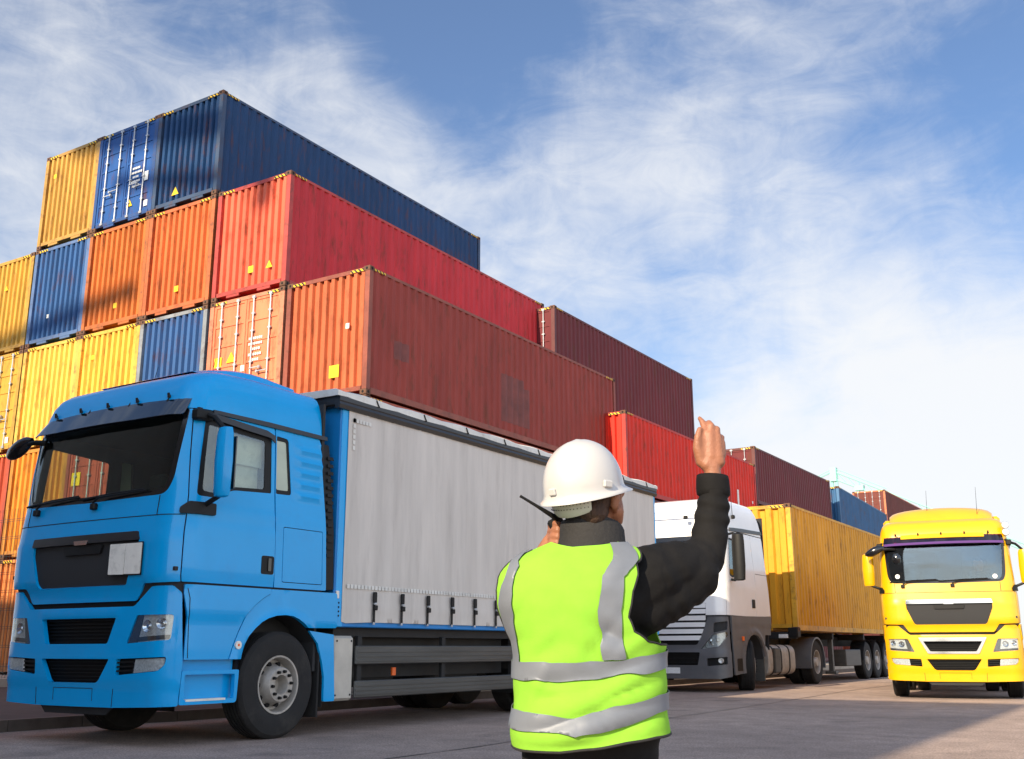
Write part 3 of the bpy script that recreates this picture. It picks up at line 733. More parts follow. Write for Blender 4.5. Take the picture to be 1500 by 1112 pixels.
def euro_cab(root, paint, tgt):
    """ tgt: dict of options for the particular truck """
    gr = .006
    # ---- inner dark shell and cab interior
    S_in = lambda u, z: cabS(u, z)
    ws = rpoly([(-1.17, 2.507, .10), (0, 2.488, 0), (1.17, 2.507, .10), (1.25, 2.66, .1), (1.338, 3.43, .03), (-1.338, 3.43, .03), (-1.25, 2.66, .1)], .03)
    win = rpoly(S2([(.27, 2.50, .05), (.52, 2.5, .04), (.78, 2.61, .06), (1.68, 2.66, .04), (1.62, 3.31, .05), (1.25, 3.33, .02), (.30, 3.345, .06)]), .05)
    g1 = rpoly(S2([(.34, 2.56), (.50, 2.55), (.80, 2.65), (1.26, 2.68), (1.26, 3.23), (.36, 3.28)]), .04)
    g2 = rpoly(S2([(1.44, 2.70), (1.64, 2.705), (1.59, 3.27), (1.42, 3.27)]), .03)
    um = u_side(2.28)
    inner = MB()
    patch(inner, cabS, [(-um, 1.45), (um, 1.45), (um, 3.46), (-um, 3.46)],
          [ws, g1, g2, mir(g1), mir(g2)], step=.11, thick=.02, off=-.032)
    inner.box(-1.36, 1.36, 2.2, 2.24, .7, 3.85); inner.box(-1.36, 1.36, .12, 2.22, 1.72, 1.76); inner.box(-1.33, 1.33, .3, 2.2, 3.42, 3.45)
    inner.build('inner_shell', 'interior_dark', root, fix=False)
    # dashboard, seats, bunk
    d = MB(); d.bbox(-1.3, 1.3, .14, .62, 2.1, 2.47, .05); d.bbox(.35, 1.15, .2, .66, 2.4, 2.56, .06); d.build('dashboard', 'interior_grey', root)
    for sx in (-.78, .78):
        s = MB(); s.bbox(sx-.27, sx+.27, 1.05, 1.55, 2.0, 2.2, .05); s.bbox(sx-.27, sx+.27, 1.5, 1.66, 2.15, 2.85, .06); s.bbox(sx-.15, sx+.15, 1.52, 1.64, 2.88, 3.08, .04); s.build('seat', 'interior_grey', root)
    s = MB(); s.tube([(.78+.24*cos(t), .72+.10*sin(t), 2.52+.22*sin(t)) for t in [2*pi*k/24 for k in range(25)]], .018, 8); s.cyl((.78, .62, 2.4), (.78, .72, 2.52), .03); s.bbox(.70, .86, .70, .74, 2.47, 2.57, .01); s.build('steering_wheel', 'black_plastic', root)
    c = MB(); c.bbox(-.2, 1.3, 1.9, 2.18, 1.8, 3.4, .02); c.bbox(.35, 1.32, 1.7, 1.92, 2.1, 3.4, .03); c.build('rear_curtain', 'interior_dark', root)
    for sx in (-1, 1):
        if tgt.get('pane_reflection') and sx > 0: c = MB(); c.bbox(1.27, 1.285, .62, 1.30, 2.93, 3.32, .003); c.bbox(1.24, 1.25, .95, 1.28, 2.6, 2.95, .003); c.build('painted_reflection', 'plate_white', root)  # pale sheets painted in as the reflection in the door window
    # ---- front panel with windscreen opening
    gd = 1.405
    front = rpoly([(-gd, 1.612, .01), (-.985, 1.60, .03), (-.87, 1.428, .03), (.87, 1.428, .03), (.985, 1.60, .03), (gd, 1.612, .01), (gd, 2.5, 0), (gd-.035, 3.43, .01), (-gd+.035, 3.43, .01), (-gd, 2.5, 0)], .02, 3)
    ug = rpoly([(-.885, 2.12, .03), (.885, 2.12, .03), (.885, 1.95, .02), (.735, 1.585, .05), (-.735, 1.585, .05), (-.885, 1.95, .02)], .03)
    def nf(u, z):   # corner deflectors stand slightly proud, a shallow crease runs under the windscreen
        o = 0
        if 1.0 < abs(u) and z < 2.12: o += .012*min(1, (abs(u)-1.0)/.03)*min(1, (2.12-z)/.04)
        if z < 1.62 and abs(u) < .985: o -= .02*(1.62-z)/.19
        if 1.06 < abs(u) < 1.10 and 2.15 < z: o += 0
        return o
    patchobj('front_panel', paint, root, cabS, front, [ws, ug], step=.06, thick=.028, nf=nf)
    m = MB(); 
    for z, u0, u1 in ((2.292, -1.08, 1.08),): patch(m, cabS, [(u0, z-.004), (u1, z-.004), (u1, z+.004), (u0, z+.004)], step=.1, thick=.004, off=.0035)
    for s in (-1, 1):
        q = [(s*1.085, 2.29), (s*1.095, 2.29), (s*1.105, 2.50), (s*1.095, 2.50)]
        patch(m, cabS, q if s > 0 else q[::-1], step=.06, thick=.004, off=.0035)
        q = [(s*1.085, 2.288), (s*1.40, 2.288), (s*1.40, 2.296), (s*1.085, 2.296)]
        patch(m, cabS, q if s > 0 else q[::-1], step=.06, thick=.004, off=.0035)
    m.build('panel_seams', 'hole_black', root, fix=False)
    # windscreen glass with black band
    o = patchobj('windscreen', tgt.get('wsmat', 'window_glass'), root, cabS, ws, step=.09, thick=.006, off=-.012)[0]
    wsi = rpoly([(-1.13, 2.56, .06), (1.13, 2.56, .06), (1.19, 2.7, .1), (1.275, 3.36, .05), (-1.275, 3.36, .05), (-1.19, 2.7, .1)], .05)
    patchobj('glass_border', 'black_gloss', o, cabS, ws, [wsi], step=.09, thick=.003, off=-.007)
    # front grille recess
    m = MB(); patch(m, cabS, ug, step=.1, thick=.01, off=-.05)
    g = m.build('grille', 'black_plastic', root, fix=False)
    bar = rpoly([(-.90, 2.045, .01), (.90, 2.045, .01), (.875, 2.135, .02), (-.875, 2.135, .02)], .01)
    patchobj('grille_bar', tgt.get('barmat', 'rail_dark'), g, cabS, bar, step=.1, thick=.05, off=.014)
    m = MB(); patch(m, cabS, rpoly([(-.30, 1.93), (.30, 1.93), (.33, 2.02), (-.33, 2.02)], .02), step=.1, thick=.03, off=-.004); m.build('badge_holder', 'black_plastic', g, fix=False)
    m = MB(); patch(m, cabS, rpoly([(-.10, 2.03), (.10, 2.03), (.12, 2.075), (-.12, 2.075)], .01), step=.1, thick=.01, off=.024); m.build('badge', 'chrome', g, fix=False)
    if tgt.get('plates'):
        for (u0, u1) in ((.505, .735), (.742, .97)):
            m = MB(); patch(m, cabS, rpoly([(u0, 1.698), (u1, 1.694), (u1, 2.01), (u0, 2.01)], .008, 2), step=.1, thick=.012, off=.035); m.build('warning_plate', 'plate_white', root, fix=False)
        m = MB(); patch(m, cabS, [(.495, 1.685), (.98, 1.682), (.98, 2.022), (.495, 2.022)], step=.1, thick=.008, off=.026); m.build('plate_frame', 'black_plastic', root, fix=False)
    # ---- bumper
    ub = 1.436
    bt = rpoly([(-1.45, .40, .02), (-.62, .375, .02), (.62, .375, .02), (1.45, .40, .02), (1.475, .834, 0), (1.42, 1.50, .02), (1.33, 1.572, .02), (1.09, 1.565, .02), (.865, 1.372, .03), (-.865, 1.372, .03), (-1.09, 1.565, .02), (-1.33, 1.572, .02), (-1.42, 1.50, .02), (-1.475, .834, 0)], .02, 3)
    hl = rpoly([(.915, 1.284, .02), (1.36, 1.286, .03), (1.345, 1.04, .03), (.795, 1.003, .02)][::-1], .02)
    fg = rpoly([(.672, .852, .02), (1.315, .874, .02), (1.305, .80, .03), (1.24, .738, .04), (.66, .69, .02)][::-1], .02)
    g1_ = rpoly([(-.615, 1.262, .02), (.615, 1.262, .02), (.515, 1.003, .03), (-.515, 1.003, .03)][::-1], .02)
    g2_ = rpoly([(-.56, .852, .02), (.56, .852, .02), (.40, .613, .05), (-.40, .613, .05)][::-1], .02)
    def nb(u, z):
        o = 0
        if z < .575: o -= .012
        if .98 > z > .9 and abs(u) < .7: o += 0
        if 1.27 < z < 1.36 and abs(u) < .65: o += .006
        return o
    bo = patchobj('bumper', paint, root, cabS, bt, [hl, mir(hl), fg, mir(fg), g1_, g2_], step=.055, thick=.05, nf=nb)[0]
    m = MB()
    for s in (-1, 1):
        for q in ([(.62, .385), (.627, .385), (.636, .56), (.629, .56)], [(.318, .435), (.323, .435), (.323, .56), (.318, .56)]):
            q = [(s*a, b) for a, b in q]; patch(m, cabS, q if s > 0 else q[::-1], step=.06, thick=.003, off=-.009)
    patch(m, cabS, [(-.32, .556), (.32, .556), (.32, .562), (-.32, .562)], step=.1, thick=.003, off=-.009)
    m.build('bumper_seams', 'hole_black', bo, fix=False)
    m = MB()
    patch(m, cabS, [(p[0]*1.03, 1.13+(p[1]-1.13)*1.05) for p in g1_][::-1], step=.12, thick=.01, off=-.11); patch(m, cabS, [(p[0]*1.03, .73+(p[1]-.73)*1.05) for p in g2_][::-1], step=.12, thick=.01, off=-.10)
    for k in range(7):
        z = 1.02+k*.036; w_ = .515+(z-1.0)*.37; patch(m, cabS, [(-w_, z), (w_, z), (w_, z+.008), (-w_, z+.008)], step=.2, thick=.03, off=-.06)
    for k in range(6):
        z = .63+k*.036; w_ = .41+(z-.613)*.65; patch(m, cabS, [(-w_, z), (w_, z), (w_, z+.008), (-w_, z+.008)], step=.2, thick=.03, off=-.06)
    m.build('lower_grille', 'black_plastic', bo, fix=False)
    m = MB(); patch(m, cabS, [(-.5, .30), (.5, .30), (.62, .40), (-.62, .40)], step=.12, thick=.02, off=-.05); m.box(-1.0, 1.0, .2, .7, .42, .9); m.box(-1.1, 1.1, .25, 2.1, .75, 1.4); m.build('front_underrun', 'chassis', root, fix=False)
    # gap shade between upper cab and bumper: black backing panel
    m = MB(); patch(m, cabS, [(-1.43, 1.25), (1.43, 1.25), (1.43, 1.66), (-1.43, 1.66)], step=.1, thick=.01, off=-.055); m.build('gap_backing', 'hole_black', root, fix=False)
    if tgt.get('chrome_grille'):
        gi = rpoly([(-.53, 1.215, .02), (.53, 1.215, .02), (.45, 1.04, .03), (-.45, 1.04, .03)][::-1], .02)
        gi = rpoly([(-.60, 1.232, .02), (.60, 1.232, .02), (.47, 1.015, .03), (-.47, 1.015, .03)][::-1], .02)
        go = rpoly([(-.70, 1.315, .02), (.70, 1.315, .02), (.52, .965, .03), (-.52, .965, .03)], .02)
        patchobj('grille_surround', 'chrome', bo, cabS, go, [gi], step=.07, thick=.05, off=.02)
    # ---- lamps
    for s in (1, -1):
        P = (lambda q: q) if s > 0 else mir
        hp = hl[::-1]; fp = fg[::-1]
        root_l = MB(); patch(root_l, cabS, P(hp), step=.06, thick=.01, off=-.035); L_ = root_l.build('headlight', 'lamp_chrome', root, fix=False)
        m = MB()
        for (uu, zz, rr) in ((1.06, 1.175, .062), (1.24, 1.20, .055)):
            c = Vector(cabS(s*uu, zz)); e = 1e-3
            n_ = (Vector(cabS(s*uu+e, zz))-Vector(cabS(s*uu-e, zz))).cross(Vector((0, 0, 1))).normalized()
            m.cyl(c-n_*.034, c-n_*.012, rr*.5, rr, 18, cap=False); m.cyl(c-n_*.034, c-n_*.02, rr*.45, rr*.3, 12)
        m.build('reflector', 'chrome', L_)
        m = MB(); patch(m, cabS, P(rpoly([(.83, 1.015), (1.33, 1.05), (1.335, 1.09), (.86, 1.062)], .01)), step=.06, thick=.01, off=-.022); m.build('lamp_divider', 'guard_grey', L_, fix=False)
        m = MB(); patch(m, cabS, P(rpoly([(.795, 1.003, .02), (.93, 1.013, .01), (.99, 1.284, .01), (.915, 1.284, .02)], .02)), step=.06, thick=.01, off=-.02); m.build('lamp_bezel', 'guard_grey', L_, fix=False)
        m = MB(); patch(m, cabS, P(hp), step=.06, thick=.004, off=-.004); m.build('lens', 'lamp_cover', L_, fix=False)
        m = MB(); patch(m, cabS, P(fp), step=.07, thick=.01, off=-.06)
        for k in range(3):
            z = .725+k*.042; patch(m, cabS, P([(.665, z), (.91, z+.008), (.91, z+.024), (.665, z+.016)]), step=.1, thick=.03, off=-.012)
        f_ = m.build('fog_lamp', 'black_plastic', root, fix=False)
        fl = rpoly([(.905, .715, .01), (1.23, .742, .03), (1.295, .80, .02), (1.302, .862, .02), (.925, .848, .01)], .01)
        m = MB(); patch(m, cabS, P(fl), step=.06, thick=.01, off=-.02); m.build('reflector', 'lamp_chrome', f_, fix=False)
        m = MB(); patch(m, cabS, P(fl), step=.06, thick=.004, off=-.006); m.build('lens', 'lamp_cover', f_, fix=False)
    # ---- doors
    dp = rpoly([(gd+.012, 1.612, .01)]+S2([(1.445, 1.61, .01), (1.41, 2.66, 0), (1.40, 3.40, .02)])+[(gd-.02, 3.40, .02), (gd+.012, 2.5, 0)], .01, 3)
    dw = rpoly(S2([(.27, 2.50, .05), (.52, 2.5, .04), (.78, 2.61, .06), (1.36, 2.645, .02), (1.35, 3.325, .02), (.30, 3.345, .06)])[::-1], .05)
    def nd(u, z):
        o = 0
        if 1.62 < z < 2.28: o += .012*min(1, (2.28-z)/.08)*min(1, (z-1.6)/.15)
        if 2.31 < z < 2.42: o += .01*(1-abs(z-2.365)/.055)
        return o
    for s in (1, -1):
        P = (lambda q: q) if s > 0 else mir
        m = MB(); patch(m, cabS, P(dp), [P(dw)], step=.065, thick=.028, nf=nd); D = m.build('door', paint, root, fix=False)
        m = MB(); patch(m, cabS, P(dw), [P(g1)], step=.08, thick=.01, off=-.006); m.build('window_frame', 'black_plastic', D, fix=False)
        m = MB(); patch(m, cabS, P(g1), step=.1, thick=.005, off=-.012); m.build('side_window', 'side_glass', D, fix=False)
        m = MB(); patch(m, cabS, P(rpoly(S2([(1.235, 1.745), (1.425, 1.745), (1.425, 1.945), (1.235, 1.945)]), .03)), step=.06, thick=.03, off=.016)
        hd = m.build('handle', 'black_plastic', D, fix=False)
        m = MB(); patch(m, cabS, P(rpoly(S2([(1.33, 1.78), (1.375, 1.78), (1.375, 1.92), (1.33, 1.92)]), .01)), step=.06, thick=.01, off=.0265); m.build('pull', 'black_gloss', hd, fix=False)
        m = MB(); patch(m, cabS, P(rpoly(S2([(.33, 3.335), (1.30, 3.27), (1.38, 3.22), (1.38, 3.30), (1.25, 3.345), (.35, 3.40)]), .01)), step=.07, thick=.012, off=.035); m.build('wind_deflector', 'rail_dark', D, fix=False)
        # rear side panel
        rp = rpoly(S2([(1.462, 1.61, .01), (2.31, 1.61, .02), (2.26, 2.5, 0), (2.16, 3.40, .03), (1.418, 3.40, .01), (1.428, 2.66, 0)]), .01, 3)
        rw = rpoly(S2([(1.435, 2.65, .02), (1.68, 2.66, .04), (1.62, 3.31, .05), (1.43, 3.32, .02)])[::-1], .03)
        def nr(u, z, s=s):
            y = abs(u)-UE+YS; o = 0
            if 1.70 < y < 2.2 and 2.62 < z < 3.34:
                t = ((z-2.62)/.135) % 1.0; edge = min(1, (y-1.72)/.06)
                o += .018*max(0, edge)*(1-abs(t-.35)/.35 if t < .7 else 0)
            return o
        lk = rpoly(S2([(1.575, 1.67), (2.24, 1.67), (2.215, 2.29), (1.56, 2.29)]), .025); lki = rpoly(S2([(1.583, 1.678), (2.232, 1.678), (2.207, 2.282), (1.568, 2.282)]), .022)
        m = MB(); patch(m, cabS, P(rp), [P(rw), P(lk[::-1])], step=.045, thick=.028, nf=nr); Q = m.build('rear_side_panel', paint, root, fix=False)
        m = MB(); patch(m, cabS, P(lki), step=.1, thick=.02, off=0.0); m.build('locker_lid', paint, Q, fix=False)
        m = MB(); patch(m, cabS, P(rw), [P(g2)], step=.08, thick=.01, off=-.006); m.build('window_frame', 'black_plastic', Q, fix=False)
        m = MB(); patch(m, cabS, P(g2), step=.1, thick=.005, off=-.012); m.build('side_window', tgt.get('rwin', 'window_glass'), Q, fix=False)
        # gutter strip
        m = MB(); gp = [(.40, 3.405), (1.3, 3.40), (2.2, 3.395), (2.28, 3.40), (2.28, 3.445), (1.3, 3.455), (.40, 3.445)]
        patch(m, cabS, P(S2(gp)), step=.08, thick=.02, off=.02); m.build('roof_gutter', 'rail_dark', root, fix=False)
        # rear black grille / cab side flap
        m = MB(); patch(m, cabS, P(rpoly(S2([(2.325, 1.62), (2.46, 1.63), (2.42, 2.5), (2.34, 3.36), (2.20, 3.36), (2.28, 2.5)]), .02)), step=.1, thick=.02, off=-.02)
        for k in range(14):
            z = 2.0+k*.09; patch(m, cabS, P(S2([(2.30, z), (2.40, z), (2.40, z+.04), (2.30, z+.04)])), step=.2, thick=.01, off=.0)
        m.build('rear_air_grille', 'black_plastic', root, fix=False)
        # ---- lower side panels
        S_low = lambda u, z: cabS(u, z)
        arch_o = [(.86, .84), (.90, .98), (.96, 1.12), (1.06, 1.30), (1.18, 1.41), (1.30, 1.49), (1.40, 1.54)]
        lp = rpoly([(1.485, .845, .01)]+S2([(.85, .845, .01)]+arch_o[1:]+[(1.41, 1.588, .01)])+[(1.44, 1.588, .02), (1.435, 1.5, .0), (1.49, 1.26, 0)], .0, 3)
        def nl(u, z): return .016*min(1, max(0, (z-1.25)/.04))*1.0 if z > 1.25 else 0
        m = MB(); patch(m, cabS, P(lp), step=.06, thick=.03, nf=nl); LP = m.build('lower_door_panel', paint, root, fix=False)
        m = MB(); patch(m, cabS, P([(1.52, .86), (1.526, .86), (1.50, 1.45), (1.47, 1.55), (1.464, 1.55), (1.494, 1.45)]), step=.08, thick=.004, off=.0032, nf=nl); m.build('panel_seam', 'hole_black', LP, fix=False)
        arch_i = [(1.03, .845), (1.06, .99), (1.11, 1.08), (1.20, 1.165), (1.29, 1.23), (1.39, 1.275), (1.51, 1.305), (1.64, 1.315), (1.76, 1.305), (1.86, 1.275), (1.95, 1.23), (2.03, 1.18)]
        fd = rpoly(S2([(.865, .845)]+[(a+.012, b-.006) for a, b in arch_o[1:]]+[(1.43, 1.588), (2.50, 1.588, .03), (2.52, 1.185, .02), (2.03, 1.18, .01)]+arch_i[::-1][1:]), .0, 3)
        def nfd(u, z):
            y = abs(u)-UE+YS; d_ = sqrt((y-1.65)**2+((z-.57)*1.02)**2); o = .02*max(0, 1-abs(d_-.76)/.06) if d_ < .82 else 0
            return o + (.012 if y > 1.66 and z > 1.2 else 0)
        m = MB(); patch(m, cabS, P(fd), step=.05, thick=.03, nf=nfd); FD = m.build('fender', paint, root, fix=False)
        m = MB(); c = Vector(cabS(s*u_side(.97), .99)); m.cyl(c, c+Vector((s*.02, 0, 0)), .042, n=20); m.build('side_reflector', 'plate_white', FD)
        m = MB(); m.cyl(c, c+Vector((s*.024, 0, 0)), .014, n=12); m.build('reflector_centre', 'orange_lamp', FD)
        # rear lower fender piece
        rf = rpoly(S2([(2.07, 1.15, .02), (2.49, 1.11, .01), (2.545, .36, .03), (2.355, .36, .02), (2.35, .63, 0), (2.31, .79, 0), (2.22, 1.01, 0)]), .0, 3)
        m = MB(); patch(m, cabS, P(rf), step=.07, thick=.03, off=-.01); m.build('rear_fender', paint, root, fix=False)
        # step box
        st = rpoly([(1.455, .41, .02)]+S2([(1.0, .41, .04), (1.015, .74, .02)])+[(1.475, .74, .02)], .02)
        rec = rpoly(S2([(.28, .455), (.96, .455), (.96, .70), (.28, .70)])[::-1], .02)
        m = MB(); patch(m, cabS, P(st), [P(rec)], step=.07, thick=.05, off=.0); SB = m.build('step_panel', paint, root, fix=False)
        m = MB(); patch(m, cabS, P([(1.47, .43)]+S2([(1.0, .43), (1.0, .86)])+[(1.47, .86)]), step=.1, thick=.02, off=-.09); m.build('step_recess', paint, SB, fix=False)
        m = MB(); a = u_side(.30); b = u_side(.84); patch(m, cabS, P([(a, .442), (b, .442), (b, .462), (a, .462)]), step=.1, thick=.09, off=.004); m.build('step_tread', 'plate_white', SB, fix=False)
        # wheel arch liner and mud flap
        m = MB(); prof = arch_i+[(2.2, 1.02), (2.32, .78), (2.36, .5), (2.36, .3)]; prof = [(1.03, .5)]+prof
        vs = [(s*(HW-.04), a, b) for a, b in prof]+[(s*.75, a, b) for a, b in prof]; n = len(prof)
        m.add(vs, [(i, i+1, n+i+1, n+i) for i in range(n-1)]); m.build('wheel_arch_liner', 'interior_dark', root)
        m = MB(); m.bbox(s*1.40-.0 if s < 0 else 1.0, s*1.0 if s < 0 else 1.39, 2.26, 2.29, .19, 1.1, .005); m.build('mud_flap', 'tyre', root)
        wheel(root, s*1.385, 1.65, .568, side=s, style='front', steer=tgt.get('steer', 0))
        # mirrors
        if s < 0 and tgt.get('no_left'): continue
        m = MB(); y0 = .30
        m.bbox(min(s*1.405, s*1.46), max(s*1.405, s*1.46), .02, .40, 2.33, 2.44, .02) if False else None
        patch(m, cabS, P(rpoly([(1.34, 2.30), (1.34, 2.36), (1.42, 2.43), (u_side(.52), 2.43), (u_side(.52), 2.305)], .02)), step=.06, thick=.05, off=.03)
        m.build('mirror_arm', 'black_plastic', root); m = MB()
        m.tube([(s*1.40, .40, 2.40), (s*1.52, .40, 2.45), (s*1.65, .40, 2.50)], [.03, .028, .025], 8)
        m.build('mirror_arm', 'black_plastic', root); m = MB()
        m.tube([(s*1.36, .36, 3.38), (s*1.50, .38, 3.33), (s*1.65, .40, 3.18)], [.03, .028, .028], 8)
        m.bbox(min(s*1.30, s*1.42), max(s*1.30, s*1.42), .22, .44, 3.30, 3.42, .02)
        AR = m.build('mirror_arm', 'black_plastic', root, fix=True)
        m = MB()
        def mr_ring(z, w, d, cx=1.65, cy=.40):
            return [(s*(cx+w*cos(t)*(1-.15*abs(sin(2*t)))), cy+d*sin(t)*(1-.15*abs(sin(2*t))), z) for t in [2*pi*k/20 for k in range(20)]]
        zs = [(2.47, .07, .03), (2.48, .105, .06), (2.53, .118, .08), (2.85, .13, .088), (3.13, .12, .08), (3.20, .10, .065), (3.215, .05, .03)]
        m.rings([mr_ring(*q) for q in zs]); MR = m.build('mirror', paint, root)
        m = MB(); m.bbox(s*1.65-.095, s*1.65+.095, .475, .49, 2.56, 3.12, .006); m.build('mirror_glass', 'black_gloss', MR)
    # front view mirror on the left of the photo
    m = MB(); s = -1
    m.tube([(-1.02, .13, 3.27), (-1.14, .06, 3.28), (-1.28, .08, 3.28)], [.035, .03, .03], 8)
    AM = m.build('mirror_arm', 'black_plastic', root)
    m = MB(); rr = []
    for k in range(9):
        t = k/8; q = .115*sin(pi*min(1, max(.06, t*.94+.03)))**.6
        c = Vector((-1.25-.42*t, .09-.02*t, 3.31-.13*t)); rr.append([c+Vector((.25*q*sin(a), .7*q*cos(a), q*sin(a))) for a in [2*pi*j/14 for j in range(14)]])
    m.rings(rr); m.build('front_mirror', 'black_gloss', root)
    # ---- roof
    Z = [3.44, 3.55, 3.65, 3.74, 3.81, 3.86, 3.90, 3.93, 3.95, 3.955]; AXs = [1, .992, .975, .95, .92, .87, .80, .62, .35, .01]
    FY = [0, .035, .08, .15, .24, .36, .52, .75, 1.05, 1.4]
    if True:
        Z = [3.44, 3.58, 3.72, 3.83, 3.90, 3.95, 3.985, 4.005, 4.02, 4.025]
    m = MB(); rings_ = []; us = [-EF+2*EF*k/16 for k in range(17)]; cs = [EF+(UE-EF)*k/7 for k in range(1, 8)]
    U = [-u_side(y) for y in (2.27, 1.8, 1.3, .9, .6)]+[-c for c in cs[::-1]]+us+cs+[u_side(y) for y in (.6, .9, 1.3, 1.8, 2.27)]
    for z, a, f in zip(Z, AXs, FY):
        r_ = []
        for u in U:
            x, y, _ = cabS(u, 3.44); yb = 2.20; t = max(0, 1-(y-.1)/2.17); r_.append((x*a, min(y+f*t, yb+.0), z - .03*max(0, (.9-y)/.9)*(z-3.44)/.5))
        rings_.append(r_)
    m.rings(rings_, closed=True, cap0=False, cap1=True)
    m.build('roof', paint, root, ang=50)
    m = MB()
    for k in range(5):
        uu = -1.05+k*.52; x, y, z = cabS(uu, 3.60); m.cyl((x, y+.02, z-.02), (x, y+.0, z+.03), .022, .012, 8)
    m.build('visor_bracket', 'black_plastic', root)
    for s in (-1, 1):
        m = MB(); m.bbox(s*.98-.09, s*.98+.09, .34, .40, 3.735, 3.765, .01); m.build('marker_lamp', 'plate_white', root)
    if tgt.get('antenna'):
        for x, y in tgt['antenna']:
            m = MB(); m.cyl((x, y, 3.9), (x, y, 4.02), .02, .012, 8); m.cyl((x, y, 4.0), (x+.03, y+.05, tgt.get('anth', 4.34)), .006, .003, 5); m.build('antenna', 'black_plastic', root)
    # sun visor
    def visS(u, z):
        x, y, _ = cabS(u, 3.44); t = (3.66-z)/.32; return (x*(1.0), y+.10-.24*t+.0, z-.02*(abs(u)/1.3)**2)
    vp = rpoly([(-1.36, 3.375, .04), (-.7, 3.345, 0), (.7, 3.345, 0), (1.36, 3.375, .04), (1.30, 3.665, .05), (-1.30, 3.665, .05)], .03)
    VO = patchobj('sun_visor', tgt.get('visor', 'visor_smoke'), root, visS, vp, step=.08, thick=.008)[0]
    m = MB()
    for uu in (-1.0, -.36, .36, 1.0):
        a = visS(uu, 3.60); b = cabS(uu, 3.43); m.tube([a, (a[0], (a[1]+b[1])/2, 3.55), b], .012, 6)
    m.build('visor_stay', 'black_plastic', VO)
    if tgt.get('visor_band'):
        patchobj('visor_band', paint, VO, visS, rpoly([(-.92, 3.50), (.92, 3.50), (.92, 3.66), (-.92, 3.66)], .01), step=.1, thick=.006, off=.012)
        patchobj('visor_strip', 'visor_violet_solid', VO, visS, rpoly([(-1.33, 3.355), (1.33, 3.355), (1.33, 3.41), (-1.33, 3.41)], .01), step=.1, thick=.004, off=.01)
    # wipers
    for x0, x1 in ((-.92, -.15), (.12, .92)):
        m = MB(); a = Vector(cabS(x0, 2.43)); a.y -= .02
        m.bbox(x0-.04, x0+.04, a.y-.035, a.y+.02, 2.405, 2.475, .01)
        b = Vector(cabS(x1, 2.56)); b.y -= .03; m.tube([a+Vector((0, -.02, .05)), a+Vector((.1, -.03, .10)), b], [.014, .012, .008], 6)
        q0 = Vector(cabS(x0-.28, 2.53)); q1 = Vector(cabS(x1-.05, 2.575)); q0.y -= .015; q1.y -= .015; m.tube([q0, (q0+q1)/2+Vector((0, -.004, .012)), q1], .012, 6)
        m.build('wiper', 'black_plastic', root)
    return root
mat('visor_violet_solid', (.10, .04, .16), .3)
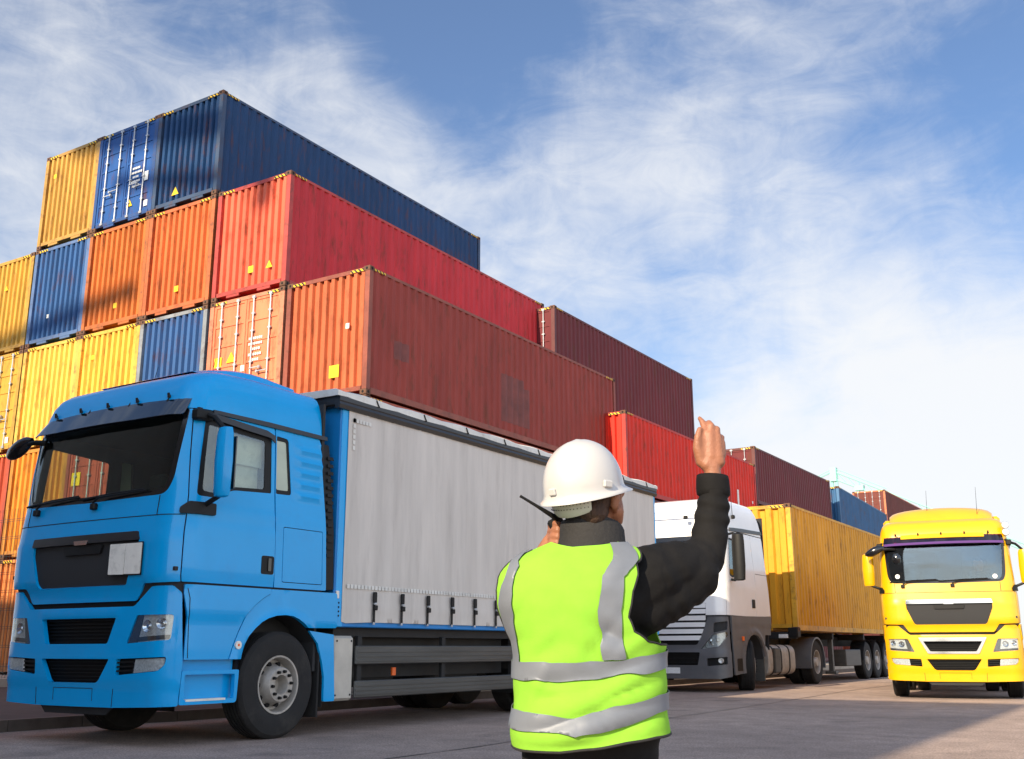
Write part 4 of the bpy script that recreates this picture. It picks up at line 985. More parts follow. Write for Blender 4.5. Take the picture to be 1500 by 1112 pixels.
# ------------------------------------------------------------------ blue curtain sided lorry
def blue_truck():
    root = empty('curtain_side_truck', (-9.93, 7.15, 0), 0, 'bright blue truck with a grey curtain sided body, parked at the kerb', 'truck')
    euro_cab(root, 'truck_blue', dict(plates=True, pane_reflection=True, rwin='window_pale', no_left=True, antenna=[(-.35, 1.0), (.55, 1.1)], anth=4.30))
    # roof deflector hump
    m = MB(); rg = []
    for k in range(9):
        t = k/8; y = .62+1.5*t; hgt = .26*sin(pi*.5*min(1, t*1.6))*(1-.3*max(0, t-.7)/.3); w_ = .95-.15*(1-t)
        rg.append([(w_*cos(a), y, 3.99+hgt*max(0, sin(a))**.6) for a in [pi*j/12 for j in range(13)]])
    m.rings(rg, closed=False); m.build('roof_deflector', 'truck_blue', root, ang=60)
    # chassis
    m = MB()
    for s in (-1, 1): m.box(s*.42-.05, s*.42+.05, .6, 11.4, .80, 1.08)
    for y in (2.7, 4.5, 6.3, 8.2, 10.5): m.box(-.42, .42, y, y+.1, .84, 1.04)
    m.box(-1.3, 1.3, 2.6, 11.6, 1.09, 1.20); m.box(-1.12, 1.12, 3.0, 6.6, .60, 1.09)  # lower wide box added to fill the underside and keep light out
    for y in [2.8+.6*k for k in range(15)]: m.box(-1.0, 1.0, y, y+.07, 1.02, 1.10)
    m.build('chassis', 'chassis', root)
    m = MB(); m.bbox(-1.35, -.6, 2.9, 4.6, .4, .98, .06); m.build('fuel_tank', 'chassis', root)
    for x, y0, y1, z, r_ in ((.85, 4.9, 6.1, .66, .24), (.6, 3.1, 4.0, .7, .17), (.95, 3.1, 4.1, .62, .14)):
        m = MB(); m.rings([[(x+q*cos(t), y, z+q*sin(t)) for t in [2*pi*k/22 for k in range(22)]] for y, q in ((y0, r_*.5), (y0+.03, r_*.85), (y0+.08, r_), (y1-.08, r_), (y1-.03, r_*.85), (y1, r_*.5))]); m.build('air_tank', 'chassis', root)
    for k in range(4):
        m = MB(); m.tube([(.95, 3.0+.2*k, .9), (1.0, 3.6+.3*k, .78-.03*k), (.98, 4.4, .74), (.9, 5.0+.2*k, .90)], .011, 5); m.build('air_hose', 'black_plastic', root)
    m = MB(); m.bbox(1.30, 1.33, 3.72, 3.79, .62, .72, .004); m.build('marker_lamp', 'orange_lamp', root)
    m = MB(); m.bbox(1.06, 1.38, 2.53, 2.90, .355, 1.10, .03)
    AB_ = m.build('battery_box', 'aluminium', root)
    m = MB()
    for y in (2.585, 2.845):
        for z in (.42, 1.04): m.cyl((1.37, y, z), (1.386, y, z), .012, n=8)
    m.build('bolt', 'black_plastic', AB_)
    # side guards
    for s in (-1, 1):
        for z0, z1 in ((.765, .985), (.375, .575)):
            m = MB(); m.bbox(min(s*1.36, s*1.40), max(s*1.36, s*1.40), 2.92, 6.72, z0, z1, .012); 
            for k in range(3): m.bbox(min(s*1.395, s*1.406), max(s*1.395, s*1.406), 2.93, 6.71, z0+.03+.05*k*(z1-z0)/.2, z0+.06+.05*k*(z1-z0)/.2, .003)
            m.build('side_guard', 'guard_grey', root)
        for y in (3.0, 4.75, 6.5): m = MB(); m.bbox(min(s*1.30, s*1.355), max(s*1.30, s*1.355), y, y+.08, .38, 1.1, .006); m.build('guard_post', 'chassis', root)
        for y in (7.5, 8.9): wheel(root, s*1.37, y, .568, side=s, style='rear', double=(y < 8))
        m = MB(); m.bbox(min(s*.8, s*1.38), max(s*.8, s*1.38), 6.83, 6.86, .3, 1.1, .004); m.build('mud_flap', 'tyre', root)
        for y in (7.5, 8.9):
            m = MB(); pr = [(y-.66, .7)]+[(y+.68*cos(t), .57+.64*sin(t)) for t in [pi-pi*k/14 for k in range(15)]]+[(y+.66, .7)]
            vs = [(s*1.38, a, b) for a, b in pr]+[(s*.75, a, b) for a, b in pr]; n = len(pr); m.add(vs, [(i, i+1, n+i+1, n+i) for i in range(n-1)]); m.build('mudguard', 'black_plastic', root)
    # body
    Y0, Y1 = 2.50, 11.72
    m = MB(); m.bbox(-1.40, 1.40, Y0-.02, Y0+.08, 1.22, 3.98, .012); m.build('front_wall', 'truck_blue_dark', root)
    m = MB(); pass
    for a, b in ((1.34, 1.415), (-1.415, -1.34)):
        for c, d in ((Y0, Y0+.13), (Y1-.1, Y1+.01)): m = MB(); m.bbox(a, b, c, d, 1.2, 3.86, .01); m.build('corner_post', 'truck_blue', root)
    m = MB(); m.bbox(-1.41, 1.41, Y0, Y1, 1.20, 1.285, .01); m.build('body_floor', 'truck_blue_dark', root)
    m = MB(); m.bbox(1.36, 1.422, Y0-.0, Y0+.05, 1.53, 1.62, .004); m.build('body_plate', 'plate_white', root)
    m = MB()
    for k in range(4): m.cyl((1.40, Y0+.05, 1.33+k*.05), (1.419, Y0+.05, 1.33+k*.05), .012, n=8)
    m.build('post_holes', 'hole_black', root)
    for s in (-1, 1):
        def curt(y, z, s=s):
            f = (z-1.26)/2.6; w = .010*noise.noise((y*1.1, z*.35, 3))+.010*max(0, 1-f*2.2)*sin(y*11.2)*.5
            for k in range(16):
                yk = Y0+.45+k*.56; w += .007*math.exp(-((y-yk)/.025)**2)
            if z < 1.34: w += .012*noise.noise((y*2.2, 0, 7))
            w += .018*math.exp(-((z-1.45)/.02)**2)*.35
            return (s*(1.428+w), y, z)
        m = MB(); oy = [(Y0+.10, 1.262), (Y0+.18, 1.245), (Y0+.6, 1.262), (Y1-.08, 1.262), (Y1-.08, 3.86), (Y0+.10, 3.86)]
        Sf = (lambda y, z: curt(y, z)) 
        patch(m, Sf, oy, step=.055, thick=.006); 
        CU = m.build('side_curtain', 'curtain', root, ang=80)
        # dashed reflective line and small squares
        m = MB(); y = Y0+.16
        while y < Y1-.12: m.box(min(s*1.441, s*1.4425), max(s*1.441, s*1.4425), y, y+.05, 1.655, 1.705); y += .066
        for k in range(6): m.box(min(s*1.44, s*1.4415), max(s*1.44, s*1.4415), Y0+.17+k*.06, Y0+.215+k*.06, 3.70, 3.75); m.box(min(s*1.44, s*1.4415), max(s*1.44, s*1.4415), Y0+.17, Y0+.215, 3.70-k*.07, 3.75-k*.07)
        m.build('reflective_marks', 'tarp_white', CU)
        for k in range(16):
            y = Y0+.67+k*.555
            m = MB(); x = s*1.445
            m.bbox(min(x, x+s*.008), max(x, x+s*.008), y-.022, y+.022, 1.25, 1.63, .002)
            m.bbox(min(x, x+s*.03), max(x, x+s*.03), y-.032, y+.032, 1.50, 1.63, .008); m.bbox(min(x, x+s*.035), max(x, x+s*.035), y-.02, y+.045, 1.41, 1.47, .008)
            B_ = m.build('strap', 'black_plastic', root)
            m = MB(); m.bbox(min(x, x+s*.04), max(x, x+s*.04), y-.015, y+.02, 1.475, 1.50, .004); m.bbox(min(x, x+s*.012), max(x, x+s*.012), y-.018, y+.018, 1.235, 1.265, .002); m.build('buckle', 'bar_steel', B_)
        # top rail
        m = MB(); pr = [(1.40, 3.83), (1.452, 3.835), (1.466, 3.88), (1.455, 3.915), (1.462, 3.93), (1.462, 3.99), (1.44, 4.01), (1.38, 4.01), (1.38, 3.83)]
        m.prism(pr, lambda p: (s*p[0], Y0-.12, p[1]), lambda p: (s*p[0], Y1+.02, p[1])); m.build('top_rail', 'rail_dark', root, ang=25)
    m = MB(); m.bbox(-1.40, 1.40, Y0-.12, Y0+.02, 3.86, 4.0, .02); m.build('front_rail', 'rail_dark', root)
    # tarpaulin roof with its scalloped edge
    m = MB(); ys = [Y0-.16+k*(Y1+.06-Y0+.16)/110 for k in range(111)]; xs = [-1.462, -1.458, -1.42, -1.2, -.7, 0, .7, 1.2, 1.42, 1.458, 1.462]
    vs = []
    for y in ys:
        sc = abs(sin((y-Y0)*pi/1.02)); hh = 4.058+.022*sc+.006*noise.noise((y*2, 0, 1))
        for x in xs:
            z = hh+.02*(1-(x/1.46)**2) if abs(x) < 1.45 else (hh-.02 if abs(x) < 1.46 else 3.975+.012*(1-sc))
            vs.append((x*(1.0+.001*sc), y, z))
    n = len(xs); fs = [(j*n+i, j*n+i+1, (j+1)*n+i+1, (j+1)*n+i) for j in range(110) for i in range(n-1)]; fs += [tuple(range(n))[::-1], tuple(range(110*n, 111*n))]
    m.add(vs, fs); TR = m.build('tarpaulin_roof', 'tarp_white', root, ang=40)
    m = MB()
    for k in range(9):
        y = Y0+.6+k*1.02
        for s in (-1, 1): m.tube([(s*1.465, y-.02, 4.055), (s*1.475, y, 4.0), (s*1.472, y+.03, 3.97)], .009, 5)
    m.build('tarp_hook', 'black_plastic', TR)
blue_truck()

# ------------------------------------------------------------------ yellow tractor
def yellow_truck():
    root = empty('yellow_truck', (-3.80, 21.84, 0), .167, 'bright yellow truck seen nearly head on at the right, chrome framed lower grille', 'truck', scale=.867)
    euro_cab(root, 'truck_yellow', dict(chrome_grille=True, wsmat='window_glass_hazy', barmat='chrome', antenna=[(-.28, 1.1), (.80, .9)], anth=4.72, visor='visor_violet', visor_band=True, rwin='side_glass'))
    # roof spoiler
    m = MB(); rg = []
    for k in range(10):
        t = k/9; y = .70+1.7*t; w_ = 1.22-.10*(1-t); hgt = .47*sin(pi*.5*min(1, t*2.0+.12))
        rg.append([(-w_, y, 3.80)]+[(w_*-cos(a)*(1-.10*sin(a)**2), y, 3.86+hgt*max(0.0, sin(a))**.30) for a in [pi*j/16 for j in range(17)]]+[(w_, y, 3.80)])
    m.rings(rg, closed=False); SP = m.build('roof_spoiler', 'truck_yellow', root, ang=45)
    m = MB(); 
    for s in (-1, 1): m.bbox(min(s*1.1, s*1.3), max(s*1.1, s*1.3), 1.6, 2.5, 3.5, 4.1, .06)
    m.bbox(-.55, .55, .98, 1.06, 3.95, 4.12, .03); m.build('spoiler_fin', 'truck_yellow', SP)
    for dz, dy in ((3.74, .30), (3.59, .34)):
        m = MB(); m.rings([[(1.42+.0*i, .20+.03*i+dy+.0, dz)] and [(1.33+r_*cos(a), dy+o-.12, dz+r_*sin(a)) for a in [2*pi*j/16 for j in range(16)]] for i, (r_, o) in enumerate(((.07, 0), (.08, .03), (.07, .12), (.03, .17)))]); m.build('horn_lamp', 'chrome', root)
    # trailer box hinted behind
    m = MB(); m.bbox(-1.40, 1.40, 3.0, 12.0, 1.2, 3.9, .03); m.build('cargo_box', 'truck_yellow', root)
    m = MB(); m.box(-.5, .5, .5, 12, .8, 1.15); m.bbox(-1.0, 1.0, .25, .5, .45, .7, .04); m.build('chassis', 'chassis', root)
    for s in (-1, 1):
        for y in (5.6, 9.2, 10.5): wheel(root, s*1.38, y, .568, side=s, style='rear', double=y < 6)
    for k, (x, z) in enumerate(((1.02, 2.62), (-1.03, 2.66))):
        m = MB(); c = cabS(x, z); m.lathe([(0, .001), (0, .05)], 'y', (c[0], c[1]+.004, c[2]), 18); m.build('windscreen_sticker', 'sticker_white', root, fix=True)
    m = MB(); m.rings([[(-1.0+.10*r_*cos(a), .06+o, 3.06+.12*r_*sin(a)) for a in [2*pi*j/14 for j in range(14)]] for r_, o in ((.3, -.03), (.9, 0), (1, .05), (.6, .1))]); m.build('front_mirror_inner', 'black_gloss', root)
yellow_truck()

def driver():
    # seated figure behind the yellow truck's windscreen, driver's side
    rz = .167; sc = .867
    def W(x, y, z): return (-3.80+sc*(x*cos(rz)-y*sin(rz)), 21.84+sc*(x*sin(rz)+y*cos(rz)), sc*z)
    root = empty('person', W(.72, 1.2, 2.2), rz, 'driver in a dark top seated behind the windscreen of the yellow truck', 'person')
    S_ = lambda p: Vector(p)
    def chains(): return [
        ([(0, .1, -.02), (0, .08, .25), (0, .05, .42)], [.15, .15, .12]), ([(-.16, .05, .42), (.16, .05, .42)], [.07, .07]), ([(0, .05, .42), (0, .03, .56)], [.06, .055]),
        ([(0, .03, .60), (0, .02, .70)], [.085, .09]), ([(0, -.06, .60), (0, -.08, .63)], [.04, .03]),
        ([(-.2, .05, .40), (-.24, -.12, .2), (-.12, -.32, .26)], [.055, .045, .03]), ([(.2, .05, .40), (.24, -.12, .2), (.1, -.32, .26)], [.055, .045, .03]),
        ([(-.1, .1, 0), (-.13, -.3, .02), (-.13, -.38, -.3)], [.09, .07, .05]), ([(.1, .1, 0), (.13, -.3, .02), (.13, -.38, -.3)], [.09, .07, .05]),
        ([(0, -.085, .625), (0, -.115, .605)], [.014, .014]), ([(.088, .02, .64), (.095, .03, .66)], [.018, .015]), ([(-.088, .02, .64), (-.095, .03, .66)], [.018, .015])]
    b = blob('body', chains(), 'skin', root, .012, 3)
    blob('jacket', [([(0, .1, -.02), (0, .08, .25), (0, .05, .42)], [.165, .165, .13]), ([(-.16, .05, .42), (.16, .05, .42)], [.08, .08]), ([(-.2, .05, .40), (-.24, -.12, .2), (-.14, -.28, .25)], [.066, .056, .042]), ([(.2, .05, .40), (.24, -.12, .2), (.12, -.28, .25)], [.066, .056, .042])], 'jacket_black', root, .014, 3)
    blob('hair', [([(0, .06, .64), (0, .04, .74)], [.085, .08]), ([(0, -.03, .76), (0, -.02, .76)], [.055, .055])], 'hair', root, .012, 3)
# ------------------------------------------------------------------ organic surfaces
def blob(name, chains, m, parent, voxel=.01, smooth=4, disp=0, dscale=8, deform=None, color=None):
    bm = MB()
    for pts, rs in chains:
        pts = [Vector(p) for p in pts]
        for i in range(len(pts)):
            r = rs[i]; n = 14; rg = [[pts[i]+Vector((r*sin(a)*cos(b), r*sin(a)*sin(b), r*cos(a))) for b in [2*pi*k/n for k in range(n)]] for a in [.02]+[pi*j/8 for j in range(1, 8)]+[pi-.02]]
            bm.rings(rg)
            if i: bm.cyl(pts[i-1], pts[i], rs[i-1], rs[i], 16)
    me = bm.mesh(name, 180)
    tmp = bpy.data.objects.new('tmp', me); COL.objects.link(tmp)
    md = tmp.modifiers.new('r', 'REMESH'); md.mode = 'VOXEL'; md.voxel_size = voxel
    ms = tmp.modifiers.new('s', 'SMOOTH'); ms.factor = .5; ms.iterations = smooth
    dg = bpy.context.evaluated_depsgraph_get(); dg.update()
    out = bpy.data.meshes.new_from_object(tmp.evaluated_get(dg)); out.name = name
    bpy.data.objects.remove(tmp); bpy.data.meshes.remove(me)
    out.materials.clear()
    if disp or deform:
        ns = [v.normal.copy() for v in out.vertices]
        for v, nn in zip(out.vertices, ns):
            if disp:
                c = v.co; v.co = c+nn*disp*(noise.noise(c*dscale)+.5*noise.noise(c*dscale*2.3)-.0)
            if deform: v.co = deform(v.co)
    out.polygons.foreach_set('use_smooth', [True]*len(out.polygons)); out.update()
    return linkmesh(name, out, m, parent, color)

def worker():
    root = empty('person', (-1.611, 3.026, 0), R(32.05), 'man in yellow reflective vest and white hard hat, back turned, right hand raised', 'person')
    RA = dict(sh=(.185, 0, 1.19), el=(.425, .13, 1.255), wr=(.452, .15, 1.53))
    # skin: one continuous body
    neck = ([(.008, .0, 1.22), (.022, .005, 1.36)], [.066, .064])
    hf = Vector((sin(R(42)), cos(R(42)), 0))      # direction of the face
    hx = Vector((cos(R(42)), -sin(R(42)), 0))     # towards his right ear
    hc = Vector((.034, .008, 1.433))
    def H(f, x, z): return tuple(hc+hf*f+hx*x+Vector((0, 0, z)))
    head = [([H(-.03, 0, .02), H(.02, 0, .025)], [.082, .080]), ([H(-.02, 0, -.03), H(.05, 0, -.03)], [.068, .062]), ([H(.03, 0, -.07), H(.065, 0, -.09)], [.052, .038]),
            ([H(.085, 0, .0), H(.108, 0, -.028)], [.014, .016]), ([H(.078, 0, -.055), H(.085, 0, -.055)], [.028, .02]), ([H(.03, .055, -.05), H(.045, .045, -.075)], [.03, .026]), ([H(.03, -.055, -.05), H(.045, -.045, -.075)], [.03, .026]),
            ([H(-.012, .082, -.005), H(-.018, .092, -.012), H(-.016, .088, -.04), H(-.006, .082, -.052)], [.013, .017, .015, .010]), ([H(-.012, -.082, -.005), H(-.018, -.092, -.012), H(-.016, -.088, -.04)], [.013, .017, .012]),
            ([H(.07, -.04, .02), H(.07, .04, .02)], [.024, .024])]
    torso = [([(0, .02, .70), (0, .0, .95), (0, -.005, 1.12)], [.12, .12, .11]), ([(-.08, 0, 1.13), (.08, 0, 1.13)], [.1, .1]), ([(-.15, 0, 1.17), (.15, 0, 1.17)], [.05, .05]), ([(-.08, .0, .72), (.08, 0, .72)], [.09, .09])]
    arms = [([RA['sh'], RA['el'], RA['wr']], [.055, .045, .028]), ([(-.165, .02, 1.17), (-.19, .175, 1.02), (-.15, .165, 1.24)], [.055, .043, .029])]
    legs = [([(-.10, 0, .66), (-.115, .03, .36), (-.12, -.02, .07)], [.07, .05, .035]), ([(.10, 0, .66), (.115, .03, .36), (.12, -.02, .07)], [.07, .05, .035]), ([(-.12, -.03, .05), (-.12, .1, .035)], [.035, .03]), ([(.12, -.03, .05), (.12, .1, .035)], [.035, .03])]
    # raised right hand: back of the hand towards us, thumb on the left
    hand = [([(.450, .15, 1.51), (.449, .15, 1.555)], [.030, .031]), ([(.412, .150, 1.605), (.422, .15, 1.655)], [.025, .022]), ([(.444, .146, 1.59), (.446, .146, 1.668)], [.027, .022]), ([(.470, .148, 1.59), (.470, .150, 1.662)], [.026, .021]), ([(.485, .155, 1.60), (.487, .157, 1.643)], [.020, .018]), ([(.430, .148, 1.565), (.474, .15, 1.575)], [.028, .026])]
    fing = [([(.423, .15, 1.655), (.428, .147, 1.695), (.422, .158, 1.722), (.414, .166, 1.737)], [.0155, .0130, .0115, .0085]),
            ([(.447, .148, 1.665), (.452, .147, 1.705), (.449, .172, 1.722), (.443, .195, 1.714)], [.0155, .0135, .0115, .0095]),
            ([(.470, .150, 1.66), (.475, .153, 1.693), (.473, .180, 1.703), (.467, .198, 1.690)], [.015, .013, .011, .009]),
            ([(.488, .157, 1.643), (.493, .161, 1.665), (.491, .184, 1.670), (.486, .198, 1.658)], [.0125, .011, .010, .0085]),
            ([(.412, .150, 1.575), (.395, .138, 1.622), (.397, .132, 1.660), (.406, .134, 1.690)], [.024, .018, .0140, .0100])]
    def hs(ch): return [([(.449+(p[0]-.449)*.93, p[1], 1.52+(p[2]-1.52)*.97) for p in pts], [r*.93 for r in rs]) for pts, rs in ch]
    hand = hs(hand); fing = hs(fing)
    # left hand gripping the radio at his left cheek
    lh = [([(-.15, .16, 1.24), (-.112, .140, 1.295)], [.029, .029]), ([(-.105, .135, 1.305), (-.098, .135, 1.355)], [.024, .020])]
    lf = [([(-.114, .118, 1.335+dz), (-.111+.004*q, .085, 1.340+dz), (-.090, .066, 1.336+dz), (-.068, .075, 1.332+dz)], [.0100, .0094, .0085, .0070]) for q, dz in enumerate((-.050, -.028, -.006, .015))]
    lf += [([(-.105, .15, 1.305), (-.09, .17, 1.34), (-.07, .165, 1.37)], [.016, .012, .009])]
    blob('body', [neck]+head+torso+arms+legs+hand+fing+lh+lf, 'skin', root, .0052, 3)
    # hair below the helmet
    def hairf(c): return c
    blob('hair', [([H(-.045, 0, .015), H(-.03, 0, -.01)], [.080, .079]), ([H(-.052, .03, -.055), H(-.052, -.03, -.055)], [.050, .050]), ([H(-.04, .05, -.02), H(-.035, .055, .01)], [.037, .037]), ([H(-.04, -.05, -.02), H(-.035, -.055, .01)], [.037, .037]), ([H(.0, .075, .0), H(.0, .076, .03)], [.014, .016]), ([H(-.045, .022, -.088), H(-.045, -.022, -.088)], [.034, .034])], 'hair', root, .005, 2, .0025, 60)
    # trousers, shoes
    blob('trousers', [([(-.10, 0, .70), (-.118, .03, .36), (-.122, -.02, .10)], [.115, .085, .068]), ([(.10, 0, .70), (.118, .03, .36), (.122, -.02, .10)], [.115, .085, .068]), ([(-.1, 0, .72), (.1, 0, .72)], [.128, .128])], 'trouser_dark', root, .012, 4, .008, 9)
    for s in (-1, 1): blob('shoe', [([(s*.12, -.05, .05), (s*.125, .12, .045)], [.048, .042]), ([(s*.125, .14, .04), (s*.125, .18, .035)], [.04, .034])], 'black_plastic', root, .01, 3, deform=lambda c: Vector((c.x, c.y, max(c.z, .004))))
    # jacket: torso, shoulders and sleeves in one surface, folds at the elbow
    jk = [([(0, .01, .74), (0, 0, .95), (0, -.005, 1.10)], [.135, .135, .12]), ([(-.09, .005, .72), (.09, .005, .72)], [.125, .125]), ([(-.09, .005, .92), (.09, .005, .92)], [.115, .115]), ([(-.09, 0, 1.10), (.09, 0, 1.10)], [.118, .118]), ([(-.13, 0, 1.175), (.13, 0, 1.175)], [.066, .066]), ([(-.05, 0, 1.235), (.05, 0, 1.235)], [.062, .062]),
          ([(.15, .0, 1.13), (.20, .01, 1.17), (.30, .07, 1.205)], [.100, .105, .092]), ([(.17, .0, 1.06), (.27, .05, 1.12), (.36, .10, 1.185)], [.075, .085, .085]), ([(.28, .06, 1.19), (.405, .13, 1.245), (.425, .14, 1.30)], [.088, .072, .063]), ([(.425, .14, 1.30), (.446, .15, 1.42), (.449, .152, 1.475)], [.063, .056, .052]),
          ([(-.15, .01, 1.14), (-.185, .04, 1.12), (-.195, .17, 1.02)], [.080, .074, .062]), ([(-.195, .17, 1.01), (-.18, .175, 1.10), (-.155, .17, 1.20)], [.060, .052, .045])]
    def jdef(c):
        v = c.copy(); n = noise.noise
        # sleeve creases running round the arm
        if v.x > .24:
            if v.z > 1.28: ph = v.z*115+v.x*30+3*n((v.x*6, v.y*6, v.z*5)); amp = .0038*max(0, min(1, (v.z-1.27)/.05))*(.5+.8*abs(n(v*9)))
            else: ph = (v.x*.8+v.z*.55)*105+3.5*n(v*6); amp = .0045*(.4+.8*abs(n(v*7)))
            k = sin(ph)*amp; a = Vector((.44, .15, v.z)) if v.z > 1.28 else Vector((v.x, .06, 1.18+(v.x-.25)*.35))
            d = v-a; d.normalize(); v += d*k
        return v
    blob('jacket', jk, 'jacket_black', root, .008, 4, .005, 11, jdef)
    m = MB()   # cuff
    def ring(c, ax, r1, r2, n=28):
        c = Vector(c); ax = Vector(ax).normalized(); a = ax.cross(Vector((0, 1, 0))).normalized(); b = ax.cross(a)
        return [c+a*r1*cos(2*pi*k/n)+b*r2*sin(2*pi*k/n) for k in range(n)]
    cu = [(1.452, .050), (1.458, .0565), (1.475, .058), (1.508, .0565), (1.524, .054), (1.527, .048), (1.505, .042), (1.46, .040)]
    m.rings([ring((.449+.0*(z-1.45), .152, z), (.06, .0, 1), r, r*.92) for z, r in cu], cap0=False, cap1=False); m.build('cuff', 'jacket_black', root, ang=60)
    m = MB()   # raised collar
    co = [(1.235, .125, .10), (1.265, .112, .09), (1.30, .104, .085), (1.335, .102, .082), (1.345, .098, .078), (1.335, .090, .07), (1.28, .085, .066)]
    m.rings([[(.020+a_*1.03*cos(t), .005+b_*sin(t), z+.022*max(0, -sin(t))*(z-1.2)/.14-.018*max(0, cos(t))*((z-1.2)/.14)+.004*noise.noise((cos(t)*3, sin(t)*3, z*20))) for t in [2*pi*k/40 for k in range(40)]] for z, a_, b_ in co], cap0=False, cap1=False)
    m.build('collar', 'collar_black', root, ang=70)
    # ---- vest
    ZH = [.60, .70, .78, .86, .93, .98, 1.03, 1.08, 1.13, 1.17, 1.21, 1.245, 1.275]
    HWV = [.228, .232, .229, .223, .226, .236, .262, .284, .290, .283, .250, .185, .125]
    DP = [.165, .165, .158, .15, .152, .156, .160, .162, .160, .150, .128, .105, .088]
    CREASE = [(-.20, .69, .02, .70, .011, .012), (-.17, .715, .12, .80, .012, -.010), (-.10, .70, .20, .775, .010, .012), (-.05, .78, .19, .90, .012, .013), (-.16, .80, .05, .83, .010, -.009), (.02, .80, .22, .86, .009, -.010),
              (-.20, .86, -.04, .80, .011, .009), (.06, .92, .19, 1.0, .012, .009), (-.02, .92, .09, 1.05, .014, -.008), (-.19, .93, -.10, 1.02, .013, .008), (-.13, 1.20, .04, 1.235, .012, .007), (-.06, 1.10, .02, .96, .018, .006), (.10, .70, .22, .73, .009, .011), (-.21, .75, -.12, .92, .010, .008),
              (.05, 1.15, .12, 1.22, .011, .007), (-.24, 1.02, -.18, 1.12, .012, -.007)]
    def vS(a, z):
        # a: arc coordinate, a/.24 is the angle from the middle of the back
        t = a/.24; h_ = lerp1(z, ZH, HWV); d_ = lerp1(z, ZH, DP); c_ = cos(t); s_ = sin(t)
        e = .85; x = h_*(abs(s_)**e)*(1 if s_ >= 0 else -1); y = -d_*(abs(c_)**.75)*(1 if c_ >= 0 else -1)
        # soft diagonal folds
        n = noise.noise
        f = .017*max(0, min(1, (.96-z)/.1))*sin(z*34-x*13+2.5*n((x*4, z*4, 0)))*(.35+.9*abs(n((x*5, z*5, 4))))
        f += .010*n((x*5+2, z*5, 1))+.004*n((x*16, z*16, 2))
        f += .007*math.exp(-((x-.05)**2/.01+(z-1.0)**2/.004))*sin(z*60+x*30)
        g = 0
        if y < 0:
            for (ax_, az_, bx_, bz_, w_, am) in CREASE:
                dx, dz = bx_-ax_, bz_-az_; L2 = dx*dx+dz*dz; q = max(0, min(1, ((x-ax_)*dx+(z-az_)*dz)/L2)); dd = sqrt((x-ax_-dx*q)**2+(z-az_-dz*q)**2)+.004*n((x*5, z*5, 6))
                g += .85*am*math.exp(-(dd/(w_*1.35))**2)*sin(pi*min(1, max(0, .12+q*.8)))
        return (x*(1+f*2), y*(1+f*5)-g, z)
    def toA(x, z):
        h_ = lerp1(z, ZH, HWV); q = max(-1, min(1, x/h_)); return .24*asin(math.copysign(abs(q)**(1/.85), q))
    def V2(p): return [(toA(q[0], q[1]),)+tuple(q[1:]) for q in p]
    Q = .24*pi/2
    hemz = lambda x: .672+.19*(x+.23)*.5-.018*sin((x+.2)*9)
    back = V2([(-.112, 1.268), (-.05, 1.252), (.03, 1.258), (.09, 1.268)])
    back += V2([(.150, 1.25), (.142, 1.20), (.128, 1.12), (.112, 1.04), (.128, 1.0), (.165, .973), (.205, .962)])+[(Q*.93, .962), (Q*1.15, .965)]
    back += [(Q*1.15, .70), (Q*.95, .698)]+V2([(.18, .690), (.1, .675), (.0, .660), (-.1, .652), (-.2, .655)])+[(-Q*.95, .662), (-Q*1.15, .668), (-Q*1.15, .95), (-Q*.98, .975), (-Q*.93, 1.02)]
    back += [(-Q*.86, 1.08), (-Q*.84, 1.14), (-Q*.86, 1.19)]+V2([(-.235, 1.212), (-.17, 1.243)])
    m = MB(); patch(m, vS, back, step=.011, thick=.004, off=.012); VB = m.build('vest', 'vest_yellow', root, ang=80, fix=False)
    # vest front: closes round the chest
    fr = [(Q*1.15, .70), (Q*2, .70), (Q*2.85, .668), (Q*2.85, .95), (Q*2.7, 1.08), (Q*2.6, 1.2), (Q*2.35, 1.265), (Q*2, 1.10), (Q*1.65, 1.265), (Q*1.5, 1.24), (Q*1.35, 1.10), (Q*1.3, 1.0), (Q*1.15, .965)]
    m = MB(); patch(m, vS, fr, step=.03, thick=.004, off=.012); m.build('vest_front', 'vest_yellow', VB, ang=80, fix=False)
    # dark binding along armholes and hem
    def pipe(pts, r, name='vest_binding'):
        m = MB(); rs = resample(pts+[pts[-1]], .012); rs = rs[:len(rs)-1]
        out = []
        for i in range(len(pts)-1):
            a, b = pts[i], pts[i+1]; k = max(1, int(sqrt((a[0]-b[0])**2+(a[1]-b[1])**2)/.012))
            out += [(a[0]+(b[0]-a[0])*j/k, a[1]+(b[1]-a[1])*j/k) for j in range(k)]
        out.append(pts[-1]); P = []
        for u, v in out:
            e = 1e-3; n_ = (Vector(vS(u+e, v))-Vector(vS(u-e, v))).cross(Vector(vS(u, v+e))-Vector(vS(u, v-e))).normalized(); P.append(Vector(vS(u, v))+n_*.011)
        m.tube(P, r, 6); return m.build(name, 'collar_black', VB)
    i0 = back.index(min(back, key=lambda p: (p[0]-toA(.150, 1.25))**2+(p[1]-1.25)**2))
    pipe(back[i0:i0+9], .0035); 
    ih = [i for i, p in enumerate(back) if abs(p[1]-.70) < .001 and p[0] > Q][0]; pipe(back[ih:ih+9], .0045)
    il = [i for i, p in enumerate(back) if abs(p[0]+Q*1.15) < .001 and p[1] > .9][0]; pipe(back[il:], .004)
    # reflective tape
    def tape(poly, off=.019):
        m = MB(); patch(m, vS, poly, step=.010, thick=.0015, off=off); return m.build('reflective_tape', 'reflective', VB, ang=80, fix=False)
    tape(V2([(.064, 1.262), (.118, 1.262), (.100, 1.16), (.086, 1.06), (.092, .99), (.098, .925), (.030, .918), (.022, .99), (.015, 1.06), (.036, 1.16)]))
